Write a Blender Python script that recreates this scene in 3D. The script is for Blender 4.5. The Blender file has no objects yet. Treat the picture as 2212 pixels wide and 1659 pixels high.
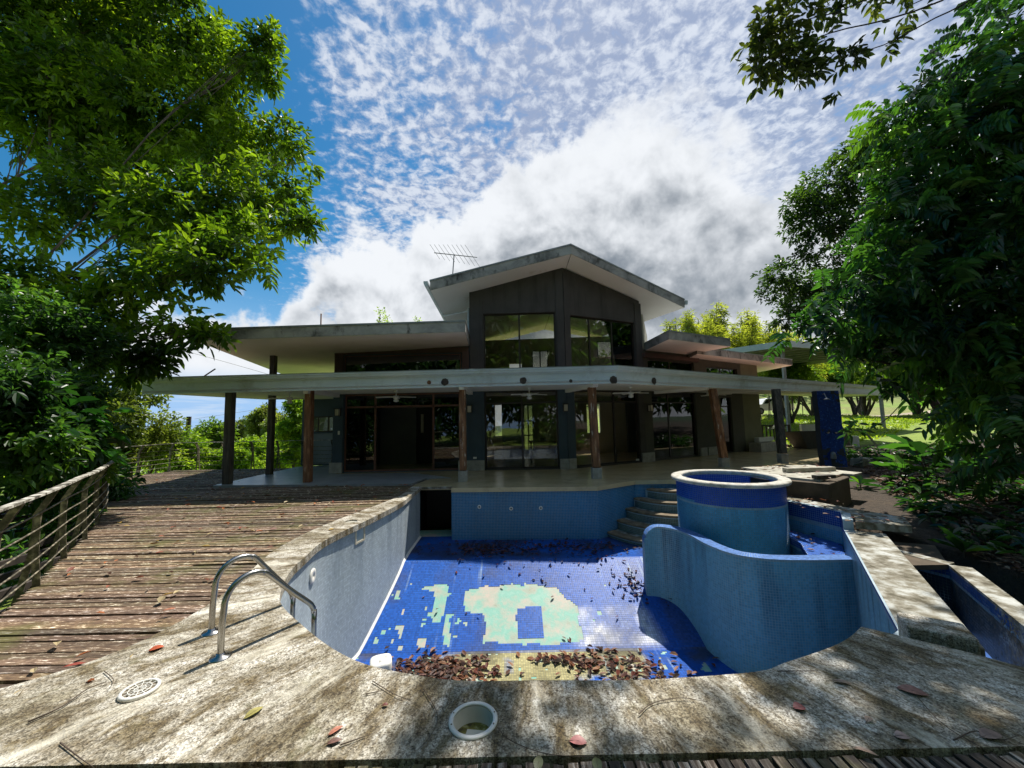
import bpy, math, random
import numpy as np
from mathutils import Vector, Matrix
random.seed(7); RS = np.random.RandomState(7)
R = math.radians
S = bpy.context.scene
COL = S.collection

# ------------------------------------------------------------------ camera
EYE = np.array([0, 0, 1.6]); PITCH, ROLL, FOC = R(5.2), R(1.15), 831.0     # focal length for a 2212 x 1659 picture
_F = np.array([0, math.cos(PITCH), math.sin(PITCH)]); _U = np.array([0, -math.sin(PITCH), math.cos(PITCH)]); _R = np.array([1., 0, 0])
RT = math.cos(ROLL) * _R - math.sin(ROLL) * _U; UP = math.sin(ROLL) * _R + math.cos(ROLL) * _U
def at(x, y, Y):
    """world point at depth Y seen in direction (x, y) of the 2212 x 1659 photograph"""
    d = _F * FOC + RT * (x - 1106) + UP * (829.5 - y)
    return EYE + d * (Y / d[1])
def atz(x, y, z=0.0):
    d = _F * FOC + RT * (x - 1106) + UP * (829.5 - y)
    return EYE + d * ((z - EYE[2]) / d[2])
cam = bpy.data.cameras.new('camera'); co = bpy.data.objects.new('camera', cam); COL.objects.link(co)
cam.sensor_fit = 'HORIZONTAL'; cam.sensor_width = 36; cam.lens = 36 * FOC / 2212
cam.clip_start = 0.05; cam.clip_end = 3000
co.matrix_world = Matrix(((RT[0], UP[0], -_F[0], 0), (RT[1], UP[1], -_F[1], 0), (RT[2], UP[2], -_F[2], 1.6), (0, 0, 0, 1)))
S.camera = co

# ------------------------------------------------------------------ light and view
SUN = Vector((0.80, 1.29, 2.93)).normalized()
sl = bpy.data.lights.new('sun', 'SUN'); sl.energy = 5.0; sl.angle = R(0.53); sl.color = (1.0, 0.95, 0.86)
so = bpy.data.objects.new('sun', sl); COL.objects.link(so); so.rotation_euler = SUN.to_track_quat('Z', 'Y').to_euler()
so.location = (5, 15, 30)
S.view_settings.view_transform = 'Standard'; S.view_settings.look = 'None'
S.view_settings.exposure = 0.40; S.view_settings.gamma = 1.0; S.view_settings.use_curve_mapping = False
S.render.engine = 'CYCLES'
S.cycles.use_denoising = True
S.cycles.max_bounces = 7; S.cycles.diffuse_bounces = 4; S.cycles.glossy_bounces = 4; S.cycles.transparent_max_bounces = 12
S.cycles.transmission_bounces = 4; S.cycles.sample_clamp_indirect = 6.0; S.cycles.use_adaptive_sampling = True

W = bpy.data.worlds.new("World"); S.world = W; W.use_nodes = True
def build_world():
    nt = W.node_tree; nt.nodes.clear(); N = nt.nodes.new; L = nt.links.new
    def M(op, a, b=None, c=None, clamp=False):
        n = N('ShaderNodeMath'); n.operation = op; n.use_clamp = clamp
        for i, v in enumerate((a, b, c)):
            if v is None: continue
            if isinstance(v, (int, float)): n.inputs[i].default_value = v
            else: L(v, n.inputs[i])
        return n.outputs[0]
    def SS(v, lo, hi, a=0.0, b=1.0):
        n = N('ShaderNodeMapRange'); n.interpolation_type = 'SMOOTHSTEP'
        L(v, n.inputs[0]); n.inputs[1].default_value = lo; n.inputs[2].default_value = hi; n.inputs[3].default_value = a; n.inputs[4].default_value = b
        return n.outputs[0]
    def MIX(f, a, b):
        n = N('ShaderNodeMix'); n.data_type = 'RGBA'
        if isinstance(f, (int, float)): n.inputs[0].default_value = f
        else: L(f, n.inputs[0])
        for i, v in ((6, a), (7, b)):
            if isinstance(v, tuple): n.inputs[i].default_value = (*v, 1)
            else: L(v, n.inputs[i])
        return n.outputs[2]
    def NOISE(vec, sc, det=6, rough=.55, dist=0.0, off=(0, 0, 0)):
        m = N('ShaderNodeMapping'); L(vec, m.inputs[0]); m.inputs[1].default_value = off
        n = N('ShaderNodeTexNoise'); L(m.outputs[0], n.inputs['Vector']); n.inputs['Scale'].default_value = sc
        n.inputs['Detail'].default_value = det; n.inputs['Roughness'].default_value = rough; n.inputs['Distortion'].default_value = dist
        return n.outputs['Fac']
    tc = N('ShaderNodeTexCoord').outputs['Generated']
    nrm = N('ShaderNodeVectorMath'); nrm.operation = 'NORMALIZE'; L(tc, nrm.inputs[0])
    D = nrm.outputs[0]
    sp = N('ShaderNodeSeparateXYZ'); L(D, sp.inputs[0]); X, Y, Z = sp.outputs
    sky = N('ShaderNodeTexSky'); sky.sky_type = 'NISHITA'; sky.sun_disc = False
    sky.sun_elevation = math.asin(SUN.z); sky.sun_rotation = math.atan2(SUN.x, SUN.y)
    sky.air_density = 1.0; sky.dust_density = 0.6; sky.ozone_density = 3.5
    hs = N('ShaderNodeHueSaturation'); hs.inputs['Saturation'].default_value = 1.38; hs.inputs['Hue'].default_value = .488; hs.inputs['Value'].default_value = 1.0; L(sky.outputs[0], hs.inputs['Color'])
    th = M('MULTIPLY', M('ARCTAN2', X, Y), 180 / math.pi)          # azimuth, degrees right of the house
    ph = M('MULTIPLY', M('ARCSINE', Z), 180 / math.pi)             # elevation, degrees
    # cloud-layer plane for the high mackerel cloud
    den = M('ADD', M('MAXIMUM', Z, 0.0), 0.10)
    cv = N('ShaderNodeCombineXYZ'); L(M('DIVIDE', X, den), cv.inputs[0]); L(M('DIVIDE', Y, den), cv.inputs[1])
    P = cv.outputs[0]
    # mackerel: small flakes within broad drifts
    fl = NOISE(P, 24.0, 4, .62, .25); br = NOISE(P, 1.3, 3, .55, 0.4, (3.1, 1.7, 0)); md = NOISE(P, 6.5, 3, .6, .3, (1, 5, 0))
    dens = M('ADD', M('ADD', M('MULTIPLY', fl, 0.82), M('MULTIPLY', br, 0.60)), M('MULTIPLY', md, 0.58))
    side = M('ADD', SS(th, -42, -22, -0.42, 0.06), SS(th, -22, 14, 0, .30))     # clear towards the left, closing towards the right
    alto = SS(M('ADD', dens, side), 0.90, 1.26)
    # cumulus bank: everything below a wavering line
    line = M('ADD', M('ADD', SS(th, -33, -23, 14.0, 25.0), SS(th, -22, 8, 0, 13)), SS(th, 22, 40, 0, -9))
    n1 = NOISE(D, 2.6, 5, .55, .1, (0.3, 2.0, 0.7)); n2 = NOISE(D, 9.0, 7, .62, .1, (4, 0, 2))
    edge = M('ADD', M('SUBTRACT', line, ph), M('ADD', M('MULTIPLY', M('SUBTRACT', n1, .5), 34), M('MULTIPLY', M('SUBTRACT', n2, .5), 20)))
    low = SS(ph, 3.0, 7.5)
    lowr = M('MAXIMUM', low, SS(th, -14, 0))
    cum = M('MULTIPLY', SS(edge, -0.8, 2.6), lowr); cum = M('MULTIPLY', cum, M('SUBTRACT', 1.0, M('MULTIPLY', SS(th, 8, 30), M('MULTIPLY', SS(edge, 7, 0), .75))))
    hole = SS(NOISE(D, 5.0, 5, .6, .2, (7, 1, 3)), .56, .63)
    hole = M('MULTIPLY', hole, M('MULTIPLY', SS(th, -20, -26), SS(ph, 17, 13)))
    cum = M('MULTIPLY', cum, M('SUBTRACT', 1.0, hole))
    cs = N('ShaderNodeCombineXYZ'); L(M('MULTIPLY', X, 2.0), cs.inputs[0]); L(M('MULTIPLY', Y, 2.0), cs.inputs[1]); L(M('MULTIPLY', Z, 26.0), cs.inputs[2])
    cir = M('MULTIPLY', SS(NOISE(cs.outputs[0], 1.8, 5, .6, .6), .44, .66), SS(ph, 10, 2, 0, .75))
    # cloud colours: lit billows over grey bellies
    deep = SS(edge, 3.0, 20.0)
    def RELIEF(sc, det, off, st):
        n_a = NOISE(D, sc, det, .56, .25, off); n_b = NOISE(D, sc, det, .56, .25, (off[0] + st * .25, off[1] + st * .1, off[2] + st))
        return n_a, M('SUBTRACT', n_a, n_b)
    bil, g1 = RELIEF(3.6, 5, (2, 9, 4), .07); bl2, g2 = RELIEF(9.0, 5, (5, 5, 1), .03)
    relief = M('ADD', M('MULTIPLY', g1, -2.4), M('MULTIPLY', g2, -1.1))
    sh = M('ADD', M('MULTIPLY', deep, 0.24), M('ADD', M('MULTIPLY', M('SUBTRACT', bil, .5), .8), M('ADD', relief, .12)))
    core = M('MULTIPLY', SS(ph, 31, 21), SS(ph, 6, 16)); core = M('MULTIPLY', core, M('MULTIPLY', SS(th, -16, 10), SS(th, 46, 26)))
    sh = M('MULTIPLY', M('ADD', sh, M('MULTIPLY', core, .40)), SS(ph, 40, 27, .55, 1.0))
    shade = M('MULTIPLY', SS(sh, -0.02, .98), SS(edge, -1, 11, .15, 1.0))
    ccol = MIX(shade, (.90, .93, .97), (.225, .265, .315))
    acol = MIX(SS(M('ADD', fl, M('MULTIPLY', br, .4)), .58, .86), (.36, .43, .60), (.76, .81, .90))
    sk2 = MIX(SS(ph, 20, 1), hs.outputs[0], (3.0, 4.8, 7.4))
    base = N('ShaderNodeVectorMath'); base.operation = 'SCALE'; L(sk2, base.inputs[0]); base.inputs[3].default_value = 0.125
    c = MIX(M('MULTIPLY', alto, .90), base.outputs[0], acol)
    c = MIX(cir, c, (.70, .80, .92))
    c = MIX(cum, c, ccol)
    bg = N('ShaderNodeBackground'); L(c, bg.inputs[0]); bg.inputs[1].default_value = 0.76
    o = N('ShaderNodeOutputWorld'); L(bg.outputs[0], o.inputs[0])
build_world()

# ------------------------------------------------------------------ helpers
def tag(o, label=None, cat=None, group=None, kind=None):
    if label: o['label'] = label
    if cat: o['category'] = cat
    if group: o['group'] = group
    if kind: o['kind'] = kind
    return o
def empty(name, loc, label, cat, group=None):
    o = bpy.data.objects.new(name, None); COL.objects.link(o); o.location = tuple(loc); o.empty_display_size = .2
    return tag(o, label, cat, group)
def wloc(o):
    v = Vector((0, 0, 0))
    while o is not None: v = v + o.location; o = o.parent
    return np.array(v)
class MB:
    def __init__(s): s.v = []; s.f = []; s.sm = []; s.c = []
    def add(s, vs, fs, smooth=False, col=None):
        k = len(s.v); s.v += [tuple(map(float, p)) for p in vs]
        for f in fs: s.f.append(tuple(k + i for i in f)); s.sm.append(smooth); s.c.append(col)
    def box(s, c, d, rz=0, rx=0, ry=0, col=None, jit=0):
        m = Matrix.Rotation(rz, 3, 'Z') @ Matrix.Rotation(ry, 3, 'Y') @ Matrix.Rotation(rx, 3, 'X')
        vs = []
        for x, y, z in ((-1, -1, -1), (1, -1, -1), (1, 1, -1), (-1, 1, -1), (-1, -1, 1), (1, -1, 1), (1, 1, 1), (-1, 1, 1)):
            p = m @ Vector((x * d[0] / 2, y * d[1] / 2, z * d[2] / 2))
            vs.append((c[0] + p.x + random.uniform(-jit, jit), c[1] + p.y + random.uniform(-jit, jit), c[2] + p.z + random.uniform(-jit, jit)))
        s.add(vs, ((0, 3, 2, 1), (4, 5, 6, 7), (0, 1, 5, 4), (1, 2, 6, 5), (2, 3, 7, 6), (3, 0, 4, 7)), col=col); return s
    def wallbox(s, p0, p1, z0, z1, th, z1b=None, z0b=None, side=1):
        """upright slab from p0 to p1, face line at p0-p1, thickness away to the left of p0->p1 (side=1)"""
        p0 = np.array(p0[:2], float); p1 = np.array(p1[:2], float); d = p1 - p0; d /= np.linalg.norm(d) + 1e-9
        n = np.array((-d[1], d[0])) * th * side
        a, b, c_, e = p0, p1, p1 + n, p0 + n
        zb = z1 if z1b is None else z1b; z0b = z0 if z0b is None else z0b
        vs = [(*a, z0), (*b, z0b), (*c_, z0b), (*e, z0), (*a, z1), (*b, zb), (*c_, zb), (*e, z1)]
        fs = ((0, 3, 2, 1), (4, 5, 6, 7), (0, 1, 5, 4), (1, 2, 6, 5), (2, 3, 7, 6), (3, 0, 4, 7))
        if side < 0: fs = tuple(tuple(reversed(f)) for f in fs)
        s.add(vs, fs); return s
    def slab(s, bot, th):
        """bot: list of 3D points (counter-clockwise), thickness upward (number or list)"""
        n = len(bot); t = th if isinstance(th, (list, tuple)) else [th] * n
        vs = [tuple(p) for p in bot] + [(p[0], p[1], p[2] + q) for p, q in zip(bot, t)]
        fs = [tuple(reversed(range(n))), tuple(range(n, 2 * n))] + [(i, (i + 1) % n, n + (i + 1) % n, n + i) for i in range(n)]
        s.add(vs, fs); return s
    def tube(s, pts, r, n=8, cap=True, smooth=True):
        pts = [np.array(p, float) for p in pts]; m = len(pts)
        rr = r if isinstance(r, (list, tuple, np.ndarray)) else [r] * m
        vs = []; prev = None
        for i, p in enumerate(pts):
            t = pts[min(i + 1, m - 1)] - pts[max(i - 1, 0)]; t = t / (np.linalg.norm(t) + 1e-9)
            if prev is None:
                a = np.array((0, 0, 1.)) if abs(t[2]) < .9 else np.array((1., 0, 0)); u = np.cross(t, a)
            else: u = prev - t * (prev @ t)
            u /= np.linalg.norm(u) + 1e-9; prev = u; w = np.cross(t, u)
            for k in range(n):
                a = 2 * math.pi * k / n; vs.append(p + (u * math.cos(a) + w * math.sin(a)) * rr[i])
        fs = [(i * n + k, i * n + (k + 1) % n, (i + 1) * n + (k + 1) % n, (i + 1) * n + k) for i in range(m - 1) for k in range(n)]
        s.add(vs, fs, smooth)
        if cap: s.add(vs[:n], [tuple(reversed(range(n)))]); s.add(vs[-n:], [tuple(range(n))])
        return s
    def lathe(s, prof, c=(0, 0, 0), n=32, rz=1.0, smooth=True, closed=False):
        vs = [(c[0] + r * math.cos(2 * math.pi * k / n), c[1] + r * math.sin(2 * math.pi * k / n) * rz, c[2] + z) for r, z in prof for k in range(n)]
        m = len(prof)
        fs = [(i * n + k, i * n + (k + 1) % n, ((i + 1) % m) * n + (k + 1) % n, ((i + 1) % m) * n + k) for i in range(m if closed else m - 1) for k in range(n)]
        s.add(vs, fs, smooth); return s
    def disc(s, c, r, nrm=(0, 0, 1), n=20, jag=0):
        q = Vector(nrm).to_track_quat('Z', 'Y'); vs = []
        for k in range(n):
            a = 2 * math.pi * k / n; rr = r * (1 + random.uniform(-jag, jag)); p = q @ Vector((math.cos(a) * rr, math.sin(a) * rr, 0)); vs.append((c[0] + p.x, c[1] + p.y, c[2] + p.z))
        s.add(vs, [tuple(range(n))]); return s
    def sweep(s, path, prof, closed=False):
        """horizontal path (2D or 3D), profile list of (out, z): out to the right of the path direction"""
        P = [np.array(p, float) for p in path]; P = [np.append(p, 0.) if len(p) == 2 else p for p in P]
        n = len(P); k = len(prof); vs = []
        for i, p in enumerate(P):
            a = P[i - 1] if (i or closed) else P[i]; b = P[(i + 1) % n] if (i < n - 1 or closed) else P[i]
            d1 = (p - a)[:2]; d2 = (b - p)[:2]
            if np.linalg.norm(d1) < 1e-9: d1 = d2
            if np.linalg.norm(d2) < 1e-9: d2 = d1
            d1 /= np.linalg.norm(d1); d2 /= np.linalg.norm(d2)
            n1 = np.array((d1[1], -d1[0])); n2 = np.array((d2[1], -d2[0])); nn = n1 + n2; nn /= np.linalg.norm(nn) + 1e-9
            sc = 1 / max(.45, nn @ n1)
            for o, z in prof: vs.append((p[0] + nn[0] * o * sc, p[1] + nn[1] * o * sc, p[2] + z))
        fs = []
        for i in range(n if closed else n - 1):
            j = (i + 1) % n
            for q in range(k):
                r_ = (q + 1) % k; fs.append((i * k + q, j * k + q, j * k + r_, i * k + r_))
        s.add(vs, fs)
        if not closed: s.add(vs[:k], [tuple(range(k))]); s.add(vs[-k:], [tuple(reversed(range(k)))])
        return s
    def build(s, name, mat, parent=None, label=None, cat=None, group=None, kind=None, loc=None, bevel=0):
        me = bpy.data.meshes.new(name); V = np.array(s.v, float)
        if parent is not None: off = wloc(parent)
        elif loc is not None: off = np.array(loc, float)
        else: off = np.zeros(3)
        lo = np.zeros(3) if parent is None else off
        V = V - off
        me.from_pydata(V.tolist(), [], s.f); me.polygons.foreach_set('use_smooth', s.sm)
        for m in (mat if isinstance(mat, (list, tuple)) else [mat]): me.materials.append(m)
        if any(c is not None for c in s.c):
            at_ = me.color_attributes.new('Col', 'FLOAT_COLOR', 'CORNER')
            cc = []
            for f, c in zip(s.f, s.c): cc += [(*(c or (1, 1, 1)), 1.0)] * len(f)
            at_.data.foreach_set('color', np.array(cc, np.float32).ravel())
        me.update()
        o = bpy.data.objects.new(name, me); COL.objects.link(o)
        if parent is not None: o.parent = parent
        elif loc is not None: o.location = tuple(loc)
        if bevel:
            b = o.modifiers.new('bevel', 'BEVEL'); b.width = bevel; b.segments = 2; b.limit_method = 'ANGLE'
        return tag(o, label, cat, group, kind)
def npmesh(name, V, F, mat, parent=None, col=None, smooth=False, loc=None, **kw):
    """V (N,3), F (M,k) numpy; col (M,3) per face"""
    me = bpy.data.meshes.new(name); V = np.asarray(V, np.float32)
    off = wloc(parent) if parent is not None else (np.array(loc) if loc is not None else np.zeros(3))
    V = V - off.astype(np.float32); k = F.shape[1]; M_ = len(F)
    me.vertices.add(len(V)); me.vertices.foreach_set('co', V.ravel())
    me.loops.add(M_ * k); me.loops.foreach_set('vertex_index', F.astype(np.int32).ravel())
    me.polygons.add(M_); me.polygons.foreach_set('loop_start', np.arange(0, M_ * k, k, dtype=np.int32))
    me.polygons.foreach_set('use_smooth', np.full(M_, smooth))
    me.update(calc_edges=True)
    if col is not None:
        a = me.color_attributes.new('Col', 'FLOAT_COLOR', 'CORNER')
        c4 = np.ones((M_, 4), np.float32); c4[:, :3] = col; a.data.foreach_set('color', np.repeat(c4, k, axis=0).ravel())
    me.materials.append(mat)
    o = bpy.data.objects.new(name, me); COL.objects.link(o)
    if parent is not None: o.parent = parent
    elif loc is not None: o.location = tuple(loc)
    return tag(o, **kw)
def copy_tree(o, parent=None):
    c = o.copy(); COL.objects.link(c); c.parent = parent
    for ch in list(o.children): copy_tree(ch, c)
    return c
# numpy value noise
_perm = np.random.RandomState(3).rand(64, 64, 64).astype(np.float32)
def vnoise(P, sc=1.0, seed=0):
    q = np.asarray(P, float) * sc + seed * 7.31; i = np.floor(q).astype(int); f = q - i; f = f * f * (3 - 2 * f)
    r_ = 0
    for dx in (0, 1):
        for dy in (0, 1):
            for dz in (0, 1):
                w = (f[:, 0] if dx else 1 - f[:, 0]) * (f[:, 1] if dy else 1 - f[:, 1]) * (f[:, 2] if dz else 1 - f[:, 2])
                r_ = r_ + w * _perm[(i[:, 0] + dx) % 64, (i[:, 1] + dy) % 64, (i[:, 2] + dz) % 64]
    return r_
def fbm(P, sc=1.0, seed=0, o=4):
    a = 0; n = 0
    for k in range(o): a = a + vnoise(P, sc * 2 ** k, seed + k) * .5 ** k; n += .5 ** k
    return a / n
def inpoly(X, Y, poly):
    c = np.zeros(X.shape, bool); n = len(poly)
    for i in range(n):
        x1, y1 = poly[i][:2]; x2, y2 = poly[(i + 1) % n][:2]
        if y1 == y2: continue
        c ^= ((y1 > Y) != (y2 > Y)) & (X < (x2 - x1) * (Y - y1) / (y2 - y1) + x1)
    return c
def smoothpath(pts, step=.05):
    P = [np.array(p, float) for p in pts]; P = [2 * P[0] - P[1]] + P + [2 * P[-1] - P[-2]]; out = []
    for i in range(1, len(P) - 2):
        n = max(2, int(np.linalg.norm(P[i + 1] - P[i]) / step))
        for k in range(n):
            t = k / n; a, b, c, d = P[i - 1:i + 3]
            out.append(.5 * (2 * b + (c - a) * t + (2 * a - 5 * b + 4 * c - d) * t * t + (-a + 3 * b - 3 * c + d) * t ** 3))
    return out + [P[-2]]
def resample(P, step):
    P = np.array(P, float); s = np.r_[0, np.cumsum(np.linalg.norm(np.diff(P, axis=0), axis=1))]; n = max(1, int(round(s[-1] / step)))
    u = np.linspace(0, s[-1], n + 1); return np.stack([np.interp(u, s, P[:, k]) for k in range(P.shape[1])], 1), u

# ------------------------------------------------------------------ materials
def newmat(name):
    m = bpy.data.materials.new(name); m.use_nodes = True; nt = m.node_tree; nt.nodes.clear()
    out = nt.nodes.new('ShaderNodeOutputMaterial'); b = nt.nodes.new('ShaderNodeBsdfPrincipled'); nt.links.new(b.outputs[0], out.inputs[0])
    return m, nt, b, out
def setv(b, **k):
    for n, v in k.items(): b.inputs[n].default_value = v
def ramp(nt, fac, stops):
    r_ = nt.nodes.new('ShaderNodeValToRGB'); e = r_.color_ramp.elements
    while len(e) < len(stops): e.new(.5)
    for i, (p, c) in enumerate(stops): e[i].position = p; e[i].color = (*c, 1) if len(c) == 3 else c
    nt.links.new(fac, r_.inputs[0]); return r_.outputs[0]
def noise(nt, sc, det=5, rough=.6, stretch=(1, 1, 1), dist=0, src='Object', rot=(0, 0, 0)):
    t = nt.nodes.new('ShaderNodeTexCoord'); m = nt.nodes.new('ShaderNodeMapping'); nt.links.new(t.outputs[src], m.inputs[0])
    m.inputs['Scale'].default_value = stretch; m.inputs['Rotation'].default_value = rot
    n = nt.nodes.new('ShaderNodeTexNoise'); nt.links.new(m.outputs[0], n.inputs['Vector'])
    n.inputs['Scale'].default_value = sc; n.inputs['Detail'].default_value = det; n.inputs['Roughness'].default_value = rough; n.inputs['Distortion'].default_value = dist
    return n.outputs['Fac']
def mixc(nt, f, a, b, mode='MIX'):
    n = nt.nodes.new('ShaderNodeMix'); n.data_type = 'RGBA'; n.blend_type = mode
    if isinstance(f, (int, float)): n.inputs[0].default_value = f
    else: nt.links.new(f, n.inputs[0])
    for i, v in ((6, a), (7, b)):
        if isinstance(v, tuple): n.inputs[i].default_value = (*v, 1)
        else: nt.links.new(v, n.inputs[i])
    return n.outputs[2]
def bump(nt, b, h, strength=.3, dist=.01):
    n = nt.nodes.new('ShaderNodeBump'); n.inputs['Strength'].default_value = strength; n.inputs['Distance'].default_value = dist
    nt.links.new(h, n.inputs['Height']); nt.links.new(n.outputs[0], b.inputs['Normal'])
def nmat(name, stops, sc=4, det=5, rough=.7, stretch=(1, 1, 1), dist=0, bst=0, bsc=None, bd=.01, metal=0, spec=.5, stain=None, rot=(0, 0, 0)):
    m, nt, b, o = newmat(name)
    c = ramp(nt, noise(nt, sc, det, .6, stretch, dist, rot=rot), stops)
    if stain:
        col, ssc, lo, hi, sst = stain
        f = ramp(nt, noise(nt, ssc, 6, .7, sst), [(lo, (0, 0, 0)), (hi, (1, 1, 1))]); c = mixc(nt, f, c, col)
    nt.links.new(c, b.inputs['Base Color']); setv(b, Roughness=rough, Metallic=metal); b.inputs['Specular IOR Level'].default_value = spec
    if bst: bump(nt, b, noise(nt, bsc or sc * 6, 6, .7, stretch), bst, bd)
    return m
def attrmat(name, rough=.3, spec=.5, trans=0, tcol=None, vary=0, coat=0, bst=0):
    m, nt, b, o = newmat(name)
    a = nt.nodes.new('ShaderNodeAttribute'); a.attribute_name = 'Col'; c = a.outputs['Color']
    if vary:
        f = noise(nt, vary, 3); f2 = ramp(nt, f, [(.3, (.72, .72, .72)), (.7, (1.2, 1.2, 1.2))]); c = mixc(nt, 1.0, c, f2, 'MULTIPLY')
    nt.links.new(c, b.inputs['Base Color']); setv(b, Roughness=rough); b.inputs['Specular IOR Level'].default_value = spec; b.inputs['Coat Weight'].default_value = coat
    if bst: bump(nt, b, noise(nt, 60, 4), bst, .004)
    if trans:
        t = nt.nodes.new('ShaderNodeBsdfTranslucent'); mx = nt.nodes.new('ShaderNodeMixShader'); mx.inputs[0].default_value = trans
        tc = mixc(nt, 1.0, c, tcol or (1.5, 1.9, .55), 'MULTIPLY'); nt.links.new(tc, t.inputs[0])
        nt.links.new(b.outputs[0], mx.inputs[1]); nt.links.new(t.outputs[0], mx.inputs[2]); nt.links.new(mx.outputs[0], o.inputs[0])
    return m
MT = {}
def coping_mat(name, cx=0.3, cy=5.2):
    m, nt, b, o = newmat(name); N = nt.nodes.new; L = nt.links.new
    t = N('ShaderNodeTexCoord'); v = N('ShaderNodeTexVoronoi'); L(t.outputs['Object'], v.inputs['Vector']); v.inputs['Scale'].default_value = 120
    peb = ramp(nt, v.outputs['Color'], [(.12, (.22, .20, .17)), (.38, (.46, .43, .37)), (.60, (.64, .61, .54)), (.85, (.82, .79, .72))])
    sp = N('ShaderNodeSeparateXYZ'); L(t.outputs['Object'], sp.inputs[0])
    def M(op, a, b_=None):
        n = N('ShaderNodeMath'); n.operation = op
        for i, q in enumerate((a, b_)):
            if q is None: continue
            if isinstance(q, (int, float)): n.inputs[i].default_value = q
            else: L(q, n.inputs[i])
        return n.outputs[0]
    dx = M('SUBTRACT', sp.outputs[0], cx); dy = M('SUBTRACT', cy, sp.outputs[1])
    ang = M('ARCTAN2', dx, dy); rad = M('SQRT', M('ADD', M('MULTIPLY', dx, dx), M('MULTIPLY', dy, dy)))
    cv = N('ShaderNodeCombineXYZ'); L(M('MULTIPLY', ang, 9.0), cv.inputs[0]); L(M('MULTIPLY', rad, 1.1), cv.inputs[1])
    def NZ(vec, sc, det, ro, di=0):
        n = N('ShaderNodeTexNoise'); L(vec, n.inputs['Vector']); n.inputs['Scale'].default_value = sc; n.inputs['Detail'].default_value = det; n.inputs['Roughness'].default_value = ro; n.inputs['Distortion'].default_value = di; return n.outputs['Fac']
    streak = ramp(nt, NZ(cv.outputs[0], 2.0, 8, .68, .5), [(.44, (0, 0, 0)), (.60, (1, 1, 1))])
    fine = ramp(nt, NZ(cv.outputs[0], 9.0, 6, .7, .2), [(.46, (0, 0, 0)), (.62, (1, 1, 1))])
    blot = ramp(nt, NZ(t.outputs['Object'], 1.5, 7, .68, .4), [(.44, (0, 0, 0)), (.62, (1, 1, 1))])
    spk = ramp(nt, NZ(t.outputs['Object'], 34, 4, .8), [(.52, (0, 0, 0)), (.62, (1, 1, 1))])
    c = mixc(nt, streak, peb, mixc(nt, 1.0, peb, (.34, .28, .17), 'MULTIPLY'))
    c = mixc(nt, fine, c, mixc(nt, 1.0, c, (.58, .52, .42), 'MULTIPLY'))
    c = mixc(nt, blot, c, mixc(nt, 1.0, c, (.50, .46, .36), 'MULTIPLY'))
    c = mixc(nt, spk, c, mixc(nt, 1.0, c, (.34, .32, .27), 'MULTIPLY'))
    moss = ramp(nt, NZ(t.outputs['Object'], 4.0, 7, .7), [(.56, (0, 0, 0)), (.68, (.7, .7, .7))]); c = mixc(nt, moss, c, mixc(nt, .5, c, (.12, .115, .03)))
    pale = ramp(nt, NZ(cv.outputs[0], 1.3, 7, .7, .6), [(.55, (0, 0, 0)), (.70, (.7, .7, .7))]); c = mixc(nt, pale, c, (.76, .72, .60))
    L(c, b.inputs['Base Color']); setv(b, Roughness=.85)
    bump(nt, b, v.outputs['Distance'], .6, .005)
    return m
MT['coping'] = coping_mat('pebble_concrete')
MT['grout'] = nmat('pool_grout', [(.3, (.28, .38, .44)), (.7, (.40, .48, .52))], 8, rough=.8)
MT['under'] = nmat('turquoise_undercoat', [(.30, (.30, .28, .20)), (.42, (.30, .40, .32)), (.52, (.18, .43, .34)), (.72, (.33, .50, .42))], 3.2, 8, rough=.6, stain=((.46, .40, .33), 1.9, .46, .62, (1, 1, 1)), bst=.3, bsc=40)
MT['tile'] = attrmat('mosaic_tile', rough=.45, spec=.18)
MT['tile_matt'] = attrmat('faded_mosaic', rough=.42, spec=.35)
MT['leaf'] = attrmat('leaf', rough=.36, spec=.5, trans=.58, tcol=(1.8, 1.75, .5))
MT['leaf_dark'] = attrmat('leathery_leaf', rough=.27, spec=.6, trans=.42)
MT['dead'] = attrmat('dead_leaf', rough=.55, spec=.35, trans=.12, tcol=(1.3, .8, .4))
MT['plank'] = None
def plank_mat(name, dark=False):
    m, nt, b, o = newmat(name)
    oi = nt.nodes.new('ShaderNodeObjectInfo'); t = nt.nodes.new('ShaderNodeTexCoord'); mp = nt.nodes.new('ShaderNodeMapping')
    nt.links.new(t.outputs['Object'], mp.inputs[0]); mp.inputs['Scale'].default_value = (4.2, 24, 5) if not dark else (14, 1.3, 5)
    n = nt.nodes.new('ShaderNodeTexNoise'); nt.links.new(mp.outputs[0], n.inputs['Vector']); n.inputs['Scale'].default_value = 2.6; n.inputs['Detail'].default_value = 8; n.inputs['Roughness'].default_value = .72
    if dark: stops = [(.35, (.02, .014, .01)), (.5, (.085, .06, .042)), (.60, (.30, .27, .24)), (.72, (.55, .52, .48))]
    else: stops = [(.30, (.022, .014, .009)), (.46, (.10, .064, .040)), (.565, (.18, .125, .080)), (.605, (.46, .39, .30)), (.66, (.86, .80, .70))]
    c = ramp(nt, n.outputs['Fac'], stops)
    a = nt.nodes.new('ShaderNodeAttribute'); a.attribute_name = 'Col'; c = mixc(nt, 1.0, c, a.outputs['Color'], 'MULTIPLY')
    gm = ramp(nt, noise(nt, 1.1, 6, .7), [(.50, (0, 0, 0)), (.66, (.75, .75, .75))]); c = mixc(nt, gm, c, (.10, .10, .02))
    nt.links.new(c, b.inputs['Base Color']); setv(b, Roughness=.78)
    bump(nt, b, n.outputs['Fac'], .5, .008)
    return m
MT['plank'] = plank_mat('weathered_board'); MT['plank_dark'] = plank_mat('rotten_board', True)
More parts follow.
